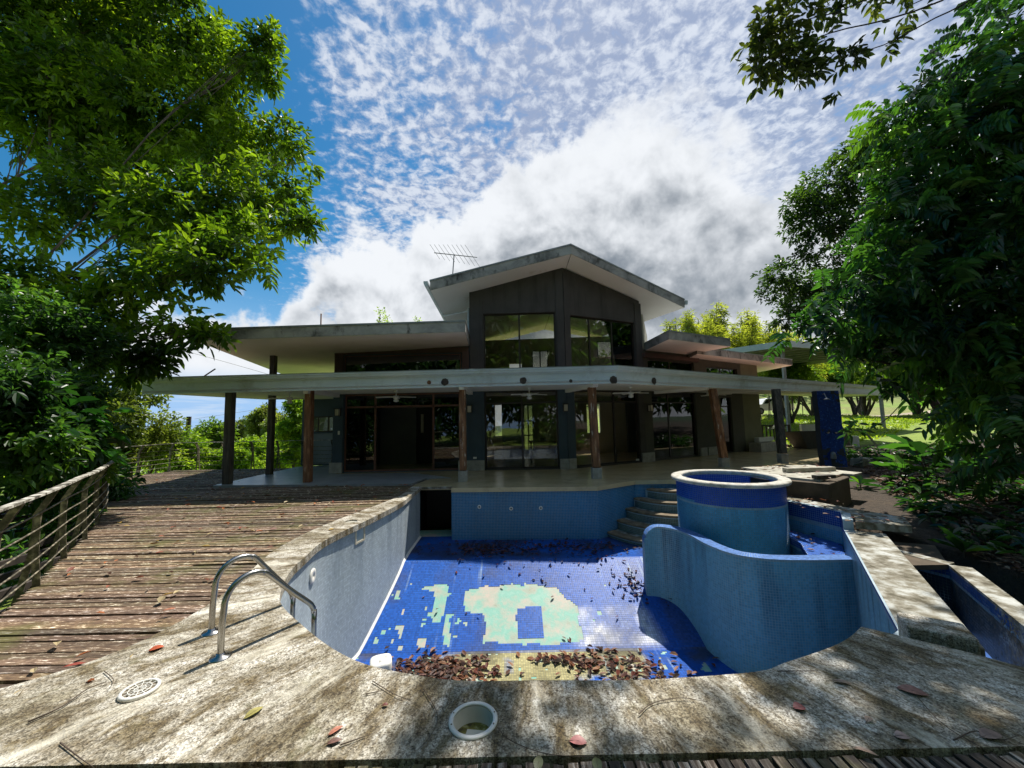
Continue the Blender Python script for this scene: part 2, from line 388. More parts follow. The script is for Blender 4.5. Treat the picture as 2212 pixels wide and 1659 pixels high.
MT['post'] = nmat('peeling_wood', [(.34, (.07, .028, .012)), (.52, (.20, .085, .035)), (.62, (.30, .15, .07)), (.72, (.45, .38, .30))], 6, 8, .6, (2.5, 2.5, .35), .3, .5, 20, stain=((.50, .45, .38), 5, .60, .66, (2, 2, .4)))
MT['post_dark'] = nmat('weathered_post', [(.35, (.035, .028, .020)), (.6, (.10, .085, .06)), (.75, (.20, .17, .13))], 6, 8, .7, (2.5, 2.5, .35), .3, .5, 20)
MT['wall_blue'] = nmat('slate_blue_paint', [(.3, (.036, .062, .090)), (.7, (.050, .082, .112))], 2.5, rough=.65, stain=((.03, .042, .05), 2.4, .50, .75, (1.6, 1.6, .2)), bst=.1, bsc=50)
MT['wall_grey'] = nmat('charcoal_paint', [(.3, (.054, .050, .046)), (.7, (.078, .072, .066))], 1.5, rough=.8, stain=((.035, .032, .029), 2.4, .50, .72, (1.6, 1.6, .18)), bst=.1, bsc=60)
MT['wall_olive'] = nmat('dark_olive_paint', [(.3, (.060, .060, .045)), (.7, (.08, .08, .06))], 1.5, rough=.8)
MT['brown'] = nmat('brown_render', [(.3, (.075, .045, .036)), (.7, (.10, .06, .05))], 2, rough=.8)
MT['soffit'] = nmat('white_soffit', [(.3, (.78, .75, .70)), (.7, (.86, .84, .80))], .8, rough=.85, stain=((.55, .47, .36), 1.2, .62, .80, (1, 1, 1)))
MT['fascia'] = nmat('stained_concrete_fascia', [(.30, (.08, .08, .075)), (.44, (.28, .275, .26)), (.60, (.42, .41, .385)), (.8, (.54, .53, .50))], 1.6, 8, .8, (1, 1, 1.2), .6, .3, 20, stain=((.035, .032, .030), 3.2, .56, .68, (1, 1, .35)))
MT['flash'] = nmat('galvanised_flashing', [(.3, (.20, .22, .22)), (.7, (.34, .36, .36))], 3, rough=.5, metal=.35, stain=((.6, .62, .62), 1.3, .60, .66, (1, 1, 1)))
MT['gutter'] = nmat('painted_gutter', [(.3, (.50, .58, .60)), (.7, (.62, .68, .69))], .9, rough=.5, stain=((.34, .36, .33), 1.1, .52, .72, (1, 1, 1)))
MT['roofmetal'] = nmat('rusty_roof_sheet', [(.35, (.46, .24, .17)), (.6, (.54, .34, .26)), (.75, (.56, .46, .40))], 1.2, 6, .6, (4, .5, 1))
MT['floor'] = nmat('polished_beige_floor', [(.3, (.42, .34, .19)), (.7, (.55, .45, .27))], 1.4, rough=.20, stain=((.30, .24, .13), 2.0, .5, .8, (1, 1, 1)))
MT['greyfloor'] = nmat('grey_slab', [(.3, (.20, .22, .23)), (.7, (.34, .36, .37))], 2.0, rough=.35)
MT['plinth'] = nmat('concrete_plinth', [(.3, (.26, .25, .22)), (.7, (.42, .40, .36))], 7, rough=.85, bst=.3, bsc=40)
MT['conc'] = nmat('mossy_concrete', [(.36, (.07, .058, .03)), (.48, (.22, .20, .15)), (.58, (.40, .40, .36)), (.74, (.56, .57, .55))], 6.0, 12, .8, (1, 1, 1), .15, .45, 60, stain=((.11, .09, .045), 2.2, .50, .66, (1, 1, 1)))
MT['rim'] = nmat('pale_rim_concrete', [(.3, (.24, .22, .17)), (.50, (.48, .46, .40)), (.75, (.66, .64, .58))], 9, 8, .8, bst=.3, bsc=60, stain=((.14, .12, .07), 6, .60, .72, (1, 1, 1)))
MT['frame'] = nmat('bronze_frame', [(.3, (.018, .012, .010)), (.7, (.035, .024, .020))], 4, rough=.4)
MT['frame_red'] = nmat('red_brown_frame', [(.3, (.12, .05, .035)), (.7, (.20, .085, .06))], 6, rough=.6)
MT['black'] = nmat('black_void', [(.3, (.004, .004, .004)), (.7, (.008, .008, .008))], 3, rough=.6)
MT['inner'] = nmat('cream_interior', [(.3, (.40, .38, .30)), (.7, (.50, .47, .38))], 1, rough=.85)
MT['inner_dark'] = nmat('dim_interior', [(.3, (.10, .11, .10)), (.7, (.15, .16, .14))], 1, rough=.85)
MT['white'] = nmat('white_paint', [(.3, (.66, .66, .64)), (.7, (.78, .78, .76))], 6, rough=.5)
MT['plastic'] = nmat('white_plastic', [(.3, (.66, .64, .58)), (.7, (.78, .77, .73))], 7, rough=.4)
MT['cream'] = nmat('cream_plastic', [(.3, (.50, .45, .34)), (.7, (.62, .57, .45))], 6, rough=.45)
MT['steel'] = nmat('stainless_steel', [(.3, (.34, .33, .31)), (.7, (.46, .45, .43))], 5, rough=.26, metal=1.0)
MT['iron'] = nmat('dark_painted_iron', [(.33, (.04, .035, .025)), (.50, (.11, .095, .065)), (.66, (.36, .31, .22))], 14, 6, .6, bst=.2)
MT['greyiron'] = nmat('grey_metal', [(.3, (.16, .17, .18)), (.7, (.28, .29, .30))], 4, rough=.5, metal=.4)
MT['rail'] = nmat('peeling_rail', [(.38, (.05, .045, .035)), (.5, (.20, .18, .14)), (.58, (.55, .52, .45)), (.75, (.68, .66, .60))], 9, 7, .7, (1, 1, 1), .2, .3)
MT['bark'] = nmat('bark', [(.35, (.05, .038, .028)), (.6, (.16, .13, .10)), (.75, (.30, .27, .23))], 7, 8, .85, (1, 1, .35), .2, .5, 20)
MT['bark_dark'] = nmat('dark_bark', [(.35, (.02, .016, .012)), (.7, (.08, .062, .05))], 7, 8, .85, (1, 1, .35), .2, .5, 20)
MT['twig'] = nmat('twig', [(.3, (.04, .028, .02)), (.7, (.12, .085, .06))], 20, rough=.8)
MT['carpaint'] = nmat('white_car_paint', [(.3, (.74, .75, .76)), (.7, (.80, .80, .81))], 1, rough=.25)
MT['tyre'] = nmat('tyre', [(.3, (.015, .015, .015)), (.7, (.03, .03, .03))], 9, rough=.8)
MT['carglass'] = nmat('car_glass', [(.3, (.02, .025, .03)), (.7, (.03, .035, .04))], 2, rough=.08)
MT['soil'] = nmat('leafy_soil', [(.3, (.03, .02, .012)), (.55, (.085, .055, .035)), (.75, (.17, .12, .08))], 5, 8, .9, bst=.6, bsc=12, bd=.05)
MT['stone'] = nmat('weathered_slab', [(.3, (.22, .20, .15)), (.55, (.42, .40, .33)), (.75, (.58, .56, .48))], 5, 8, .85, bst=.3, bsc=40)
MT['boxside'] = nmat('brown_masonry', [(.3, (.055, .040, .026)), (.7, (.13, .095, .06))], 4, 8, .9, bst=.4, bsc=20)
MT['road'] = nmat('pale_gravel_road', [(.3, (.30, .24, .19)), (.7, (.46, .39, .33))], 3, 8, .9)
def glass_mat(name, refl=.16, tint=(.55, .6, .55)):
    m, nt, b, o = newmat(name)
    fr = nt.nodes.new('ShaderNodeFresnel'); fr.inputs[0].default_value = 1.5
    t = nt.nodes.new('ShaderNodeBsdfTransparent'); t.inputs[0].default_value = (*tint, 1)
    g = nt.nodes.new('ShaderNodeBsdfGlossy'); g.inputs[0].default_value = (.95, .97, 1, 1); g.inputs[1].default_value = .015
    mth = nt.nodes.new('ShaderNodeMath'); mth.operation = 'ADD'; mth.use_clamp = True; nt.links.new(fr.outputs[0], mth.inputs[0]); mth.inputs[1].default_value = refl
    mx = nt.nodes.new('ShaderNodeMixShader'); nt.links.new(mth.outputs[0], mx.inputs[0]); nt.links.new(t.outputs[0], mx.inputs[1]); nt.links.new(g.outputs[0], mx.inputs[2])
    nt.links.new(mx.outputs[0], o.inputs[0]); return m
MT['glass'] = glass_mat('window_glass', .03, (.66, .66, .62)); MT['glass_dark'] = glass_mat('dark_glass', .03, (.10, .11, .11))
def ground_mat():
    m, nt, b, o = newmat('grass_and_soil')
    a = nt.nodes.new('ShaderNodeAttribute'); a.attribute_name = 'Col'
    n = noise(nt, 1.2, 9, .75); n2 = noise(nt, 14, 6, .7)
    c = mixc(nt, 1.0, a.outputs['Color'], ramp(nt, n, [(.3, (.60, .62, .5)), (.5, (1, 1, 1)), (.7, (1.35, 1.3, 1.1))]), 'MULTIPLY')
    c = mixc(nt, 1.0, c, ramp(nt, n2, [(.3, (.5, .5, .5)), (.6, (1.2, 1.2, 1.2))]), 'MULTIPLY')
    nt.links.new(c, b.inputs['Base Color']); setv(b, Roughness=.9); bump(nt, b, n2, .8, .08); return m
MT['ground'] = ground_mat()

# ------------------------------------------------------------------ plan of the place (metres; camera stands at x=0, y=0)
def zf(y): return float(np.interp(y, [6.3, 8.0], [-2.0, -1.2]))
LEFT = [(-2.30, 9.60), (-2.28, 8.6), (-2.26, 7.81), (-2.42, 6.63), (-2.63, 5.47), (-2.56, 4.76), (-2.48, 4.33), (-2.28, 3.82), (-2.10, 3.54), (-1.76, 3.22), (-1.38, 2.90), (-1.03, 2.68), (-.63, 2.55), (-.31, 2.49), (.23, 2.48), (.78, 2.47), (1.48, 2.52), (1.75, 2.61), (2.16, 2.76), (2.40, 2.88), (2.60, 3.01)]
LEFTS = [tuple(p) for p in smoothpath(LEFT, .07)]
WEIR = [(2.60, 3.01), (3.06, 3.26), (4.95, 5.98)]
BACKR = [(4.95, 5.98), (5.27, 6.40), (4.86, 7.80)]
FAR = [(-1.49, 9.34), (1.94, 9.17), (3.04, 9.92)]
CORNER = [(3.04, 9.92), (4.45, 9.92), (4.6, 7.95)]
POOL = LEFTS + WEIR[1:] + BACKR[1:] + [(4.6, 7.95), (4.45, 9.92), (3.04, 9.92), (1.94, 9.17), (-1.49, 9.34), (-1.49, 9.60)]
SPA = (4.03, 7.40); SPA_R = .90
SWALL = smoothpath([(2.33, 7.18), (2.58, 7.14), (2.80, 6.96), (2.91, 6.6), (2.95, 6.15), (3.10, 5.72), (3.44, 5.49), (3.92, 5.41), (4.60, 5.40)], .06)
FENCE = smoothpath([(-3.75, 2.6), (-4.4, 3.5), (-4.97, 4.25), (-5.65, 5.08), (-6.3, 5.9), (-8.1, 7.9), (-10.3, 10.0), (-12.1, 11.8), (-12.45, 12.9), (-12.35, 14.3)], .1)

# ------------------------------------------------------------------ terrain
def terrain_z(X, Y):
    P = np.stack([X, Y, np.zeros_like(X)], -1).reshape(-1, 3)
    z = np.full(X.shape, -.32)
    z = z + np.clip(X - 6, 0, 3) * .09                                # bank beside the pool
    back = np.clip(Y - 19, 0, 60); rt = 1 / (1 + np.exp(-(X - 4) / 3.0))
    z = z + rt * (back * (.030 + .0009 * np.clip(X, 0, 60)))
    z = z + rt * np.clip(Y - 62, 0, 120) * .11
    lf = 1 / (1 + np.exp((X + 3) / 2.0))
    z = z - lf * (np.clip(Y - 14.5, 0, 400) * .05 + .35) - np.clip(-X - 5 , 0, 60) * .10 * (lf)
    z = z + (fbm(P, .12, 2, 3).reshape(X.shape) - .5) * np.clip((np.hypot(X, Y) - 14) * .05, .05, 2.2)
    pit = ((X > 4.0) & (X < 5.45 - np.clip(Y - 6.4, 0, 5) * .30) & (Y > 5.7) & (Y < 9.5)) | ((X > -2.6) & (X < -1.3) & (Y > 9) & (Y < 11.1)) | (X > -3.0) & (X < 4.9) & (Y > 2.2) & (Y < 10.0) & (X - 3.2 < (Y - 2.2) * .62 + .0)
    z = np.where(pit, -2.7, z)
    z = np.where((X > -13) & (X < 3.6) & (Y < 14.2) & (Y > -3) & ~pit & (X < 3.6 + (Y - 2.4) * .62), np.minimum(z, -.6), z)
    tr = (X > 3.0) & (X < 5.9) & (Y > 1.9) & (Y < 6.6) & ((X - 3.0) - (Y - 2.0) * .70 < 1.25)
    z = np.where(tr, np.minimum(z, -1.6), z)
    hs = (X > -9) & (X < 15) & (Y > 9.2) & (Y < 19) & (Y > 9.4 + np.clip(X - 3, 0, 50) * .64)
    z = np.where(hs, np.minimum(z, -.22), z)
    return z
def axis(a, b, c, d, h, g=1.13):
    m = list(np.arange(b, c, h)); s = h; x = m[-1]
    while x < d: s *= g; x += s; m.append(x)
    s = h; x = b; lo = []
    while x > a: s *= g; x -= s; lo.append(x)
    return np.array(lo[::-1] + m)
xs = axis(-900, -14, 22, 900, .22); ys = axis(-60, -1, 24, 1500, .22)
GX, GY = np.meshgrid(xs, ys); GZ = terrain_z(GX, GY)
nx, ny = len(xs), len(ys); V = np.stack([GX, GY, GZ], -1).reshape(-1, 3)
idx = np.arange(nx * ny).reshape(ny, nx); F = np.stack([idx[:-1, :-1], idx[:-1, 1:], idx[1:, 1:], idx[1:, :-1]], -1).reshape(-1, 4)
cen = V[F].mean(1); cx, cy = cen[:, 0], cen[:, 1]
gr = np.array([.22, .31, .045]); so_ = np.array([.060, .042, .028]); rd = np.array([.40, .33, .28])
ns = fbm(cen, .5, 9)
fsoil = np.clip((14.6 + (cx - 6) * .38 - cy) / 1.2 + (ns - .5) * 3, 0, 1) * np.clip((cx - 2) / 1.0, 0, 1)
col = gr * (1 - fsoil[:, None]) + so_ * fsoil[:, None]
dry = np.clip((cy - 34) / 10, 0, 1)[:, None] * np.clip((cx - 8) / 6, 0, 1)[:, None] * np.clip((fbm(cen, .35, 21) - .42) * 6, 0, 1)[:, None]
col = col * (1 - dry * .6) + np.array([.22, .19, .07]) * dry * .6
far = np.clip((np.hypot(cx, cy) - 60) / 100, 0, 1)[:, None]; col = col * (1 - far) + np.array([.03, .06, .02]) * far
def roady(x): return 44 - (x - 26) * .02 + np.clip(x - 30, 0, 100) * -.10
rdm = np.clip(1.6 - np.abs(cy - roady(cx)) / 2.0, 0, 1) * (cx > 12) * (fbm(cen, .9, 4) * .8 + .55)
rdm = np.clip(rdm, 0, 1)[:, None]; col = col * (1 - rdm) + rd * rdm
npmesh('ground', V, F, MT['ground'], col=col, smooth=True, kind='structure', label='sloping lawn, bare soil bank and pale track around the house')
def gz(x, y): return float(terrain_z(np.array([[float(x)]]), np.array([[float(y)]]))[0, 0])

# ------------------------------------------------------------------ pool shell and tiles
pool = empty('swimming_pool', (0, 6, 0), 'empty free-form swimming pool lined with blue mosaic, leaves on its floor', 'pool')
PITCH_T = .035
def tint(base, P, amp=.25, seed=1):
    n = RS.rand(len(P))[:, None]; return np.clip(np.asarray(base) * (1 - amp / 2 + amp * n), 0, 1)
def tile_wall(name, path, zt, zb, colfn, parent, side=1, mat='tile_matt', gap=.004, hole=None):
    """path 2D; tiles face to the right of travel (side=1)"""
    P, u = resample(path, PITCH_T); a = P[:-1]; b = P[1:]; d = b - a; ln = np.linalg.norm(d, axis=1, keepdims=True); d = d / ln
    n = np.stack([d[:, 1], -d[:, 0]], 1) * side
    mid = (a + b) / 2; um = (u[1:] + u[:-1]) / 2
    ztv = np.array([zt(x) if callable(zt) else zt for x in um]); zbv = np.array([zb(m_) if callable(zb) else zb for m_ in mid])
    top = ztv.max(); rows = int((top - zbv.min()) / PITCH_T) + 1
    A = []; C = []
    for r_ in range(rows):
        z1 = top - r_ * PITCH_T; z0 = z1 - PITCH_T + gap; ok = (z1 <= ztv + PITCH_T * .6) & (z0 > zbv - .03)
        k = np.where(ok)[0]
        if not len(k): continue
        z1k = np.minimum(z1, ztv[k])
        tilt = (RS.rand(len(k), 4) - .5) * .0014
        pa = a[k] + d[k] * gap / 2; pb = b[k] - d[k] * gap / 2; off = n[k] * .0018
        q = np.zeros((len(k), 4, 3))
        for j, (pp, zz) in enumerate(((pa, np.full(len(k), z0)), (pb, np.full(len(k), z0)), (pb, z1k), (pa, z1k))):
            q[:, j, :2] = pp + off + n[k] * tilt[:, j:j + 1]; q[:, j, 2] = zz
        if side < 0: q = q[:, ::-1]
        A.append(q); C.append(colfn(um[k], np.full(len(k), (z0 + z1) / 2), mid[k], top))
    q = np.concatenate(A); c = np.concatenate(C)
    if hole is not None:
        kp = ~hole(q.mean(1)); q = q[kp]; c = c[kp]
    return npmesh(name, q.reshape(-1, 3), np.arange(len(q) * 4).reshape(-1, 4), MT[mat], parent, col=c, kind='stuff')
def pcol(top_band=.30, faded=(.155, .27, .36), deep=(.012, .055, .30), streak=.6, seed=0, edge=(.24, .36, .44)):
    def f(u, z, mid, top):
        P = np.stack([u, z, np.zeros_like(u) + seed], 1); n = len(u)
        c = np.tile(np.array(faded), (n, 1))
        g = fbm(P, 1.1, seed, 3)[:, None]; c = c * (.80 + .45 * g)
        st = np.clip((fbm(P * np.array([6, .5, 1]), 1.0, seed + 5, 4) - .50) * 5, 0, 1) * np.clip(1.1 - (top - z) / 1.3, 0, 1) * streak
        c = c * (1 - st[:, None]) + np.array([.03, .07, .12]) * st[:, None]
        w = (z > top - top_band + (fbm(P, 3, seed + 2, 2) - .5) * .03)
        c[w] = np.array(deep)
        ln = (z <= top - top_band) & (z > top - top_band - .05); c[ln] = np.array(edge)
        return np.clip(c * (.87 + .26 * RS.rand(n)[:, None]), 0, 1)
    return f
# grout shells behind the tiles
def shell(path, zt, zb, parent, name, th=.12, side=1, mat='grout'):
    m = MB(); P = [np.array(p) for p in path]
    for p, q in zip(P[:-1], P[1:]):
        b = min(zb(p) if callable(zb) else zb, zb(q) if callable(zb) else zb)
        m.wallbox(p, q, b - .1, zt, th, side=side)
    return m.build(name, MT[mat], parent)
zbf = lambda p: zf(p[1])
cgrey = pcol(.035, (.47, .53, .56), (.02, .08, .33), .35, 3, (.32, .40, .46))
shell(LEFTS, -.005, zbf, pool, 'side_wall', side=-1)
def skim_hole(c): return (np.abs(c[:, 1] - 6.33) < .12) & (c[:, 0] < -1) & (c[:, 2] > -.30) & (c[:, 2] < -.04)
tile_wall('wall_tiles', LEFTS, -.005, zbf, cgrey, pool, side=-1, hole=skim_hole)
shell(WEIR, -.15, zbf, pool, 'weir_wall', side=-1); tile_wall('wall_tiles', WEIR, -.15, zbf, pcol(.035, (.16, .36, .50), seed=11, streak=1.0), pool, side=-1)
shell(BACKR, -.005, zbf, pool, 'back_wall', side=-1); tile_wall('wall_tiles', BACKR, -.005, zbf, pcol(.26, (.10, .32, .50), seed=13), pool, side=-1)
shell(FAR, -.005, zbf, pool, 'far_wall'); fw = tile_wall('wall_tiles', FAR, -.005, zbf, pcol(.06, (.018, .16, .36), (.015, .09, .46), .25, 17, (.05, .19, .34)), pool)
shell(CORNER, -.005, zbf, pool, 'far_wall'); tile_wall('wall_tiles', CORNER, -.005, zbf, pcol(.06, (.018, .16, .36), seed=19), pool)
# recess left of the far wall
m = MB(); m.wallbox((-2.42, 9.6), (-2.42, 10.9), -1.35, -.02, .1); m.wallbox((-2.42, 10.9), (-1.37, 10.9), -1.35, -.02, .1); m.wallbox((-1.49, 10.9), (-1.49, 9.46), -1.35, -.02, .12, side=1)
m.build('recess', MT['black'], pool)
MB().box((-1.95, 9.66 + .55, -.045), (.95, 1.2, .05)).build('recess_cover', MT['conc'], pool)
# floor bed (turquoise undercoat where tiles have come away) and floor tiles
gx = np.arange(-2.8, 5.5, .12); gy = np.arange(2.3, 10.1, .12)
m = MB()
ysb = [2.2, 6.3, 8.0, 10.2]
vs = []; 
for y in ysb: vs += [(-2.9, y, zf(y) - .006), (5.5, y, zf(y) - .006)]
m.add(vs, [(0, 1, 3, 2), (2, 3, 5, 4), (4, 5, 7, 6)]); m.build('floor_bed', MT['under'], pool)
def floor_px(pts):   # outlines measured on the pool floor
    out = []
    for x, y in pts:
        X = (1000 + x * .7685) / 1.8228; Yy = (1800 + y * .7685) / 1.8228
        lo, hi = 4.5, 9.2
        for _ in range(30):
            md = (lo + hi) / 2; p = at(X, Yy, md)
            if p[2] < zf(md): hi = md
            else: lo = md
        p = at(X, Yy, lo); out.append((p[0], p[1]))
    return out
TP = floor_px([(885, 665), (980, 650), (992, 680), (975, 770), (950, 850), (905, 845), (925, 690), (885, 685)])
BP = floor_px([(1065, 700), (1100, 675), (1330, 650), (1540, 670), (1590, 730), (1660, 770), (1665, 830), (1685, 940), (1560, 965), (1480, 970), (1175, 952), (1180, 800), (1075, 795)])
IS = floor_px([(1350, 775), (1470, 765), (1484, 938), (1352, 938), (1338, 830)])
EDGE_ = floor_px([(690, 690), (760, 690), (780, 760), (745, 960), (600, 990), (640, 860)])
LOW = floor_px([(480, 1040), (620, 975), (700, 1100), (640, 1160)])
t = PITCH_T; X, Y = np.meshgrid(np.arange(-2.75, 5.3, t), np.arange(2.45, 9.95, t)); X = X.ravel(); Y = Y.ravel()
P3 = np.stack([X, Y, 0 * X], 1)
jx = (vnoise(P3, 6, 5) - .5) * .10; jy = (vnoise(P3, 6, 8) - .5) * .10
ins = inpoly(X, Y, POOL) & ~(np.hypot(X - SPA[0], Y - SPA[1]) < SPA_R - .02)
gone = (inpoly(X + jx, Y + jy, BP) & ~inpoly(X + jx * .4, Y + jy * .4, IS)) | inpoly(X + jx * .5, Y + jy * .5, TP)
sp_ = fbm(P3, 5, 31, 2)
gone |= inpoly(X + jx, Y + jy, EDGE_) & (sp_ > .60)
gone |= (X < -1.1) & (Y < 6.9) & (Y > 4.6) & (sp_ > .69)
gone |= (Y < 6.25) & (Y > 4.4) & (sp_ > .70)
gone |= (Y < 7.5) & (Y > 5.8) & (X < 2) & (fbm(P3, 8, 77, 2) > .77)
k = ins & ~gone; X = X[k]; Y = Y[k]; P3 = P3[k]
g = .0055; Z0 = np.interp(Y, [6.3, 8.0], [-2.0, -1.2]); Z1 = np.interp(Y + t - g, [6.3, 8.0], [-2.0, -1.2])
tl = (RS.rand(len(X), 4) - .5) * .0014
q = np.stack([np.stack([X, Y, Z0 + tl[:, 0]], 1), np.stack([X + t - g, Y, Z0 + tl[:, 1]], 1), np.stack([X + t - g, Y + t - g, Z1 + tl[:, 2]], 1), np.stack([X, Y + t - g, Z1 + tl[:, 3]], 1)], 1)
blue = np.array([.008, .070, .38]); blue2 = np.array([.014, .12, .50]); c = blue + (blue2 - blue) * fbm(P3, 1.2, 41)[:, None]
gn = fbm(P3, 1.6, 43, 4)
ol = np.clip((6.33 - Y) / .06, 0, 1) * np.clip((X + 1.35 + (gn - .5) * 1.8) / .3, 0, 1) * np.clip((1.75 - X + (gn - .5) * 1.8) / .3, 0, 1) * np.clip((gn - .30) * 8, 0, 1)
olc = np.array([.40, .36, .18]) * (.55 + .8 * fbm(P3, 4, 47)[:, None]); c = c * (1 - ol[:, None]) + olc * ol[:, None]
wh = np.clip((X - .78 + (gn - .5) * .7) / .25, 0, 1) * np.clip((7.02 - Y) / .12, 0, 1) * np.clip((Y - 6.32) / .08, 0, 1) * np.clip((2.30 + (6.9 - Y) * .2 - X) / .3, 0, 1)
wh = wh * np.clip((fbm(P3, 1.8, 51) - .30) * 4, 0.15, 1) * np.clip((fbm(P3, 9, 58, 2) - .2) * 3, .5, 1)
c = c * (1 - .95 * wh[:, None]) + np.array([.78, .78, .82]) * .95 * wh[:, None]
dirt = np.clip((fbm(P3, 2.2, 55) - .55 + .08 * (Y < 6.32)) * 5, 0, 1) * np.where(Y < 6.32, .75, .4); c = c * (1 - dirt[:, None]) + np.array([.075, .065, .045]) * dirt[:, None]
far_shade_dirt = np.clip((fbm(P3, 1.7, 91) - .40) * 5, 0, 1) * np.clip((Y - 7.9) / .3, 0, 1) * .7; c = c * (1 - far_shade_dirt[:, None]) + np.array([.035, .040, .045]) * far_shade_dirt[:, None]  # dirt patches, with the roof's shade at the far end painted in
sc_ = np.clip((vnoise(P3 * np.array([28, 1.2, 1]), 1, 61) - .80) * 8, 0, 1) * .45 * (Y < 8) * np.clip((fbm(P3, 1.1, 66) - .42) * 6, 0, 1); c = c * (1 - sc_[:, None]) + np.array([.45, .6, .7]) * sc_[:, None]
c = np.clip(c * (.80 + .40 * RS.rand(len(X))[:, None]), 0, 1)
bq = np.stack([np.stack([X - .001, Y - .001, Z0 - .0035], 1), np.stack([X + t - .001, Y - .001, Z0 - .0035], 1), np.stack([X + t - .001, Y + t - .001, np.interp(Y + t, [6.3, 8.0], [-2.0, -1.2]) - .0035], 1), np.stack([X - .001, Y + t - .001, np.interp(Y + t, [6.3, 8.0], [-2.0, -1.2]) - .0035], 1)], 1)
gc_ = np.clip(c * .55 + np.array([.02, .035, .05]), 0, 1)
npmesh('floor_grout', bq.reshape(-1, 3), np.arange(len(bq) * 4).reshape(-1, 4), MT['tile_matt'], pool, col=gc_, kind='stuff')
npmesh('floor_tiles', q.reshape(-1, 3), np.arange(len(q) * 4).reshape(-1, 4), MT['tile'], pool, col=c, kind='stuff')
# curved dividing wall
SW = [tuple(p) for p in SWALL]
def sz(u): return -.38 - (.30 - math.sqrt(max(0, .30 ** 2 - max(0, .30 - u) ** 2)))
P, u = resample(SW, .06); dP = np.gradient(P, axis=0); dP /= np.linalg.norm(dP, axis=1, keepdims=True); nP = np.stack([-dP[:, 1], dP[:, 0]], 1)
vs = []; fs = []
for i in range(len(P)):
    a = P[i]; b = P[i] + nP[i] * .19; zt = sz(u[i]) - .004; zb = -2.1; vs += [(*a, zb), (*a, zt), (*b, zt), (*b, zb)]
for i in range(len(P) - 1):
    for j in range(3): fs.append((4 * i + j, 4 * i + j + 1, 4 * i + 5 + j, 4 * i + 4 + j))
fs.append((0, 3, 2, 1))
m = MB(); m.add(vs, fs); dv = m.build('dividing_wall', MT['grout'], pool)
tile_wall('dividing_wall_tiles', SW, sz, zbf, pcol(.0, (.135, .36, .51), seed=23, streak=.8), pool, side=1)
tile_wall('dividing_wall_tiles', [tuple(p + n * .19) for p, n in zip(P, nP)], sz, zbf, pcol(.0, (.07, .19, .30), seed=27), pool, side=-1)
P2, u2 = resample(SW, PITCH_T); d2 = np.gradient(P2, axis=0); d2 /= np.linalg.norm(d2, axis=1, keepdims=True); n2 = np.stack([-d2[:, 1], d2[:, 0]], 1)
Q = []
for i in range(len(P2) - 1):
    for j in range(5):
        w0 = .001 + j * .038; w1 = w0 + .033; z0 = sz(u2[i]); z1 = sz(u2[i + 1])
        e = (P2[i + 1] - P2[i]) * .86
        Q.append([(*(P2[i] + n2[i] * w0), z0), (*(P2[i] + e + n2[i + 1] * w0), z0 + (z1 - z0) * .86), (*(P2[i] + e + n2[i + 1] * w1), z0 + (z1 - z0) * .86), (*(P2[i] + n2[i] * w1), z0)])
Q = np.array(Q); npmesh('dividing_wall_cap_tiles', Q.reshape(-1, 3), np.arange(len(Q) * 4).reshape(-1, 4), MT['tile'], pool, col=tint((.10, .21, .50), Q, .5), kind='stuff')
# bench in the small pool
bp = [(4.90, 7.62), (5.24, 6.4), (4.95, 6.0), (4.64, 5.6), (4.42, 5.62), (4.36, 5.95), (4.66, 6.5), (4.72, 7.10)]
m = MB(); m.slab([(x, y, -2.0) for x, y in bp][::-1], 1.49); m.build('bench', MT['grout'], pool)
tile_wall('bench_tiles', [bp[3], bp[4], bp[5], bp[6], bp[7], bp[0]], -.51, -1.95, pcol(.10, (.07, .20, .36), (.02, .07, .34), seed=33, streak=1.0), pool, side=-1)
tile_wall('bench_tiles', [bp[3], bp[4], bp[5], bp[6], bp[7], bp[0]], -.51, -1.95, pcol(.10, (.07, .20, .36), (.02, .07, .34), seed=33, streak=1.0), pool, side=1)
X, Y = np.meshgrid(np.arange(4.3, 5.3, t), np.arange(5.5, 7.6, t)); X = X.ravel(); Y = Y.ravel(); k = inpoly(X + t / 2, Y + t / 2, bp); X = X[k]; Y = Y[k]
q = np.stack([np.stack([X + dx, Y + dy, 0 * X - .506], 1) for dx, dy in ((0, 0), (t - g, 0), (t - g, t - g), (0, t - g))], 1)
npmesh('bench_tiles', q.reshape(-1, 3), np.arange(len(q) * 4).reshape(-1, 4), MT['tile'], pool, col=tint((.03, .12, .48), q, .4), kind='stuff')
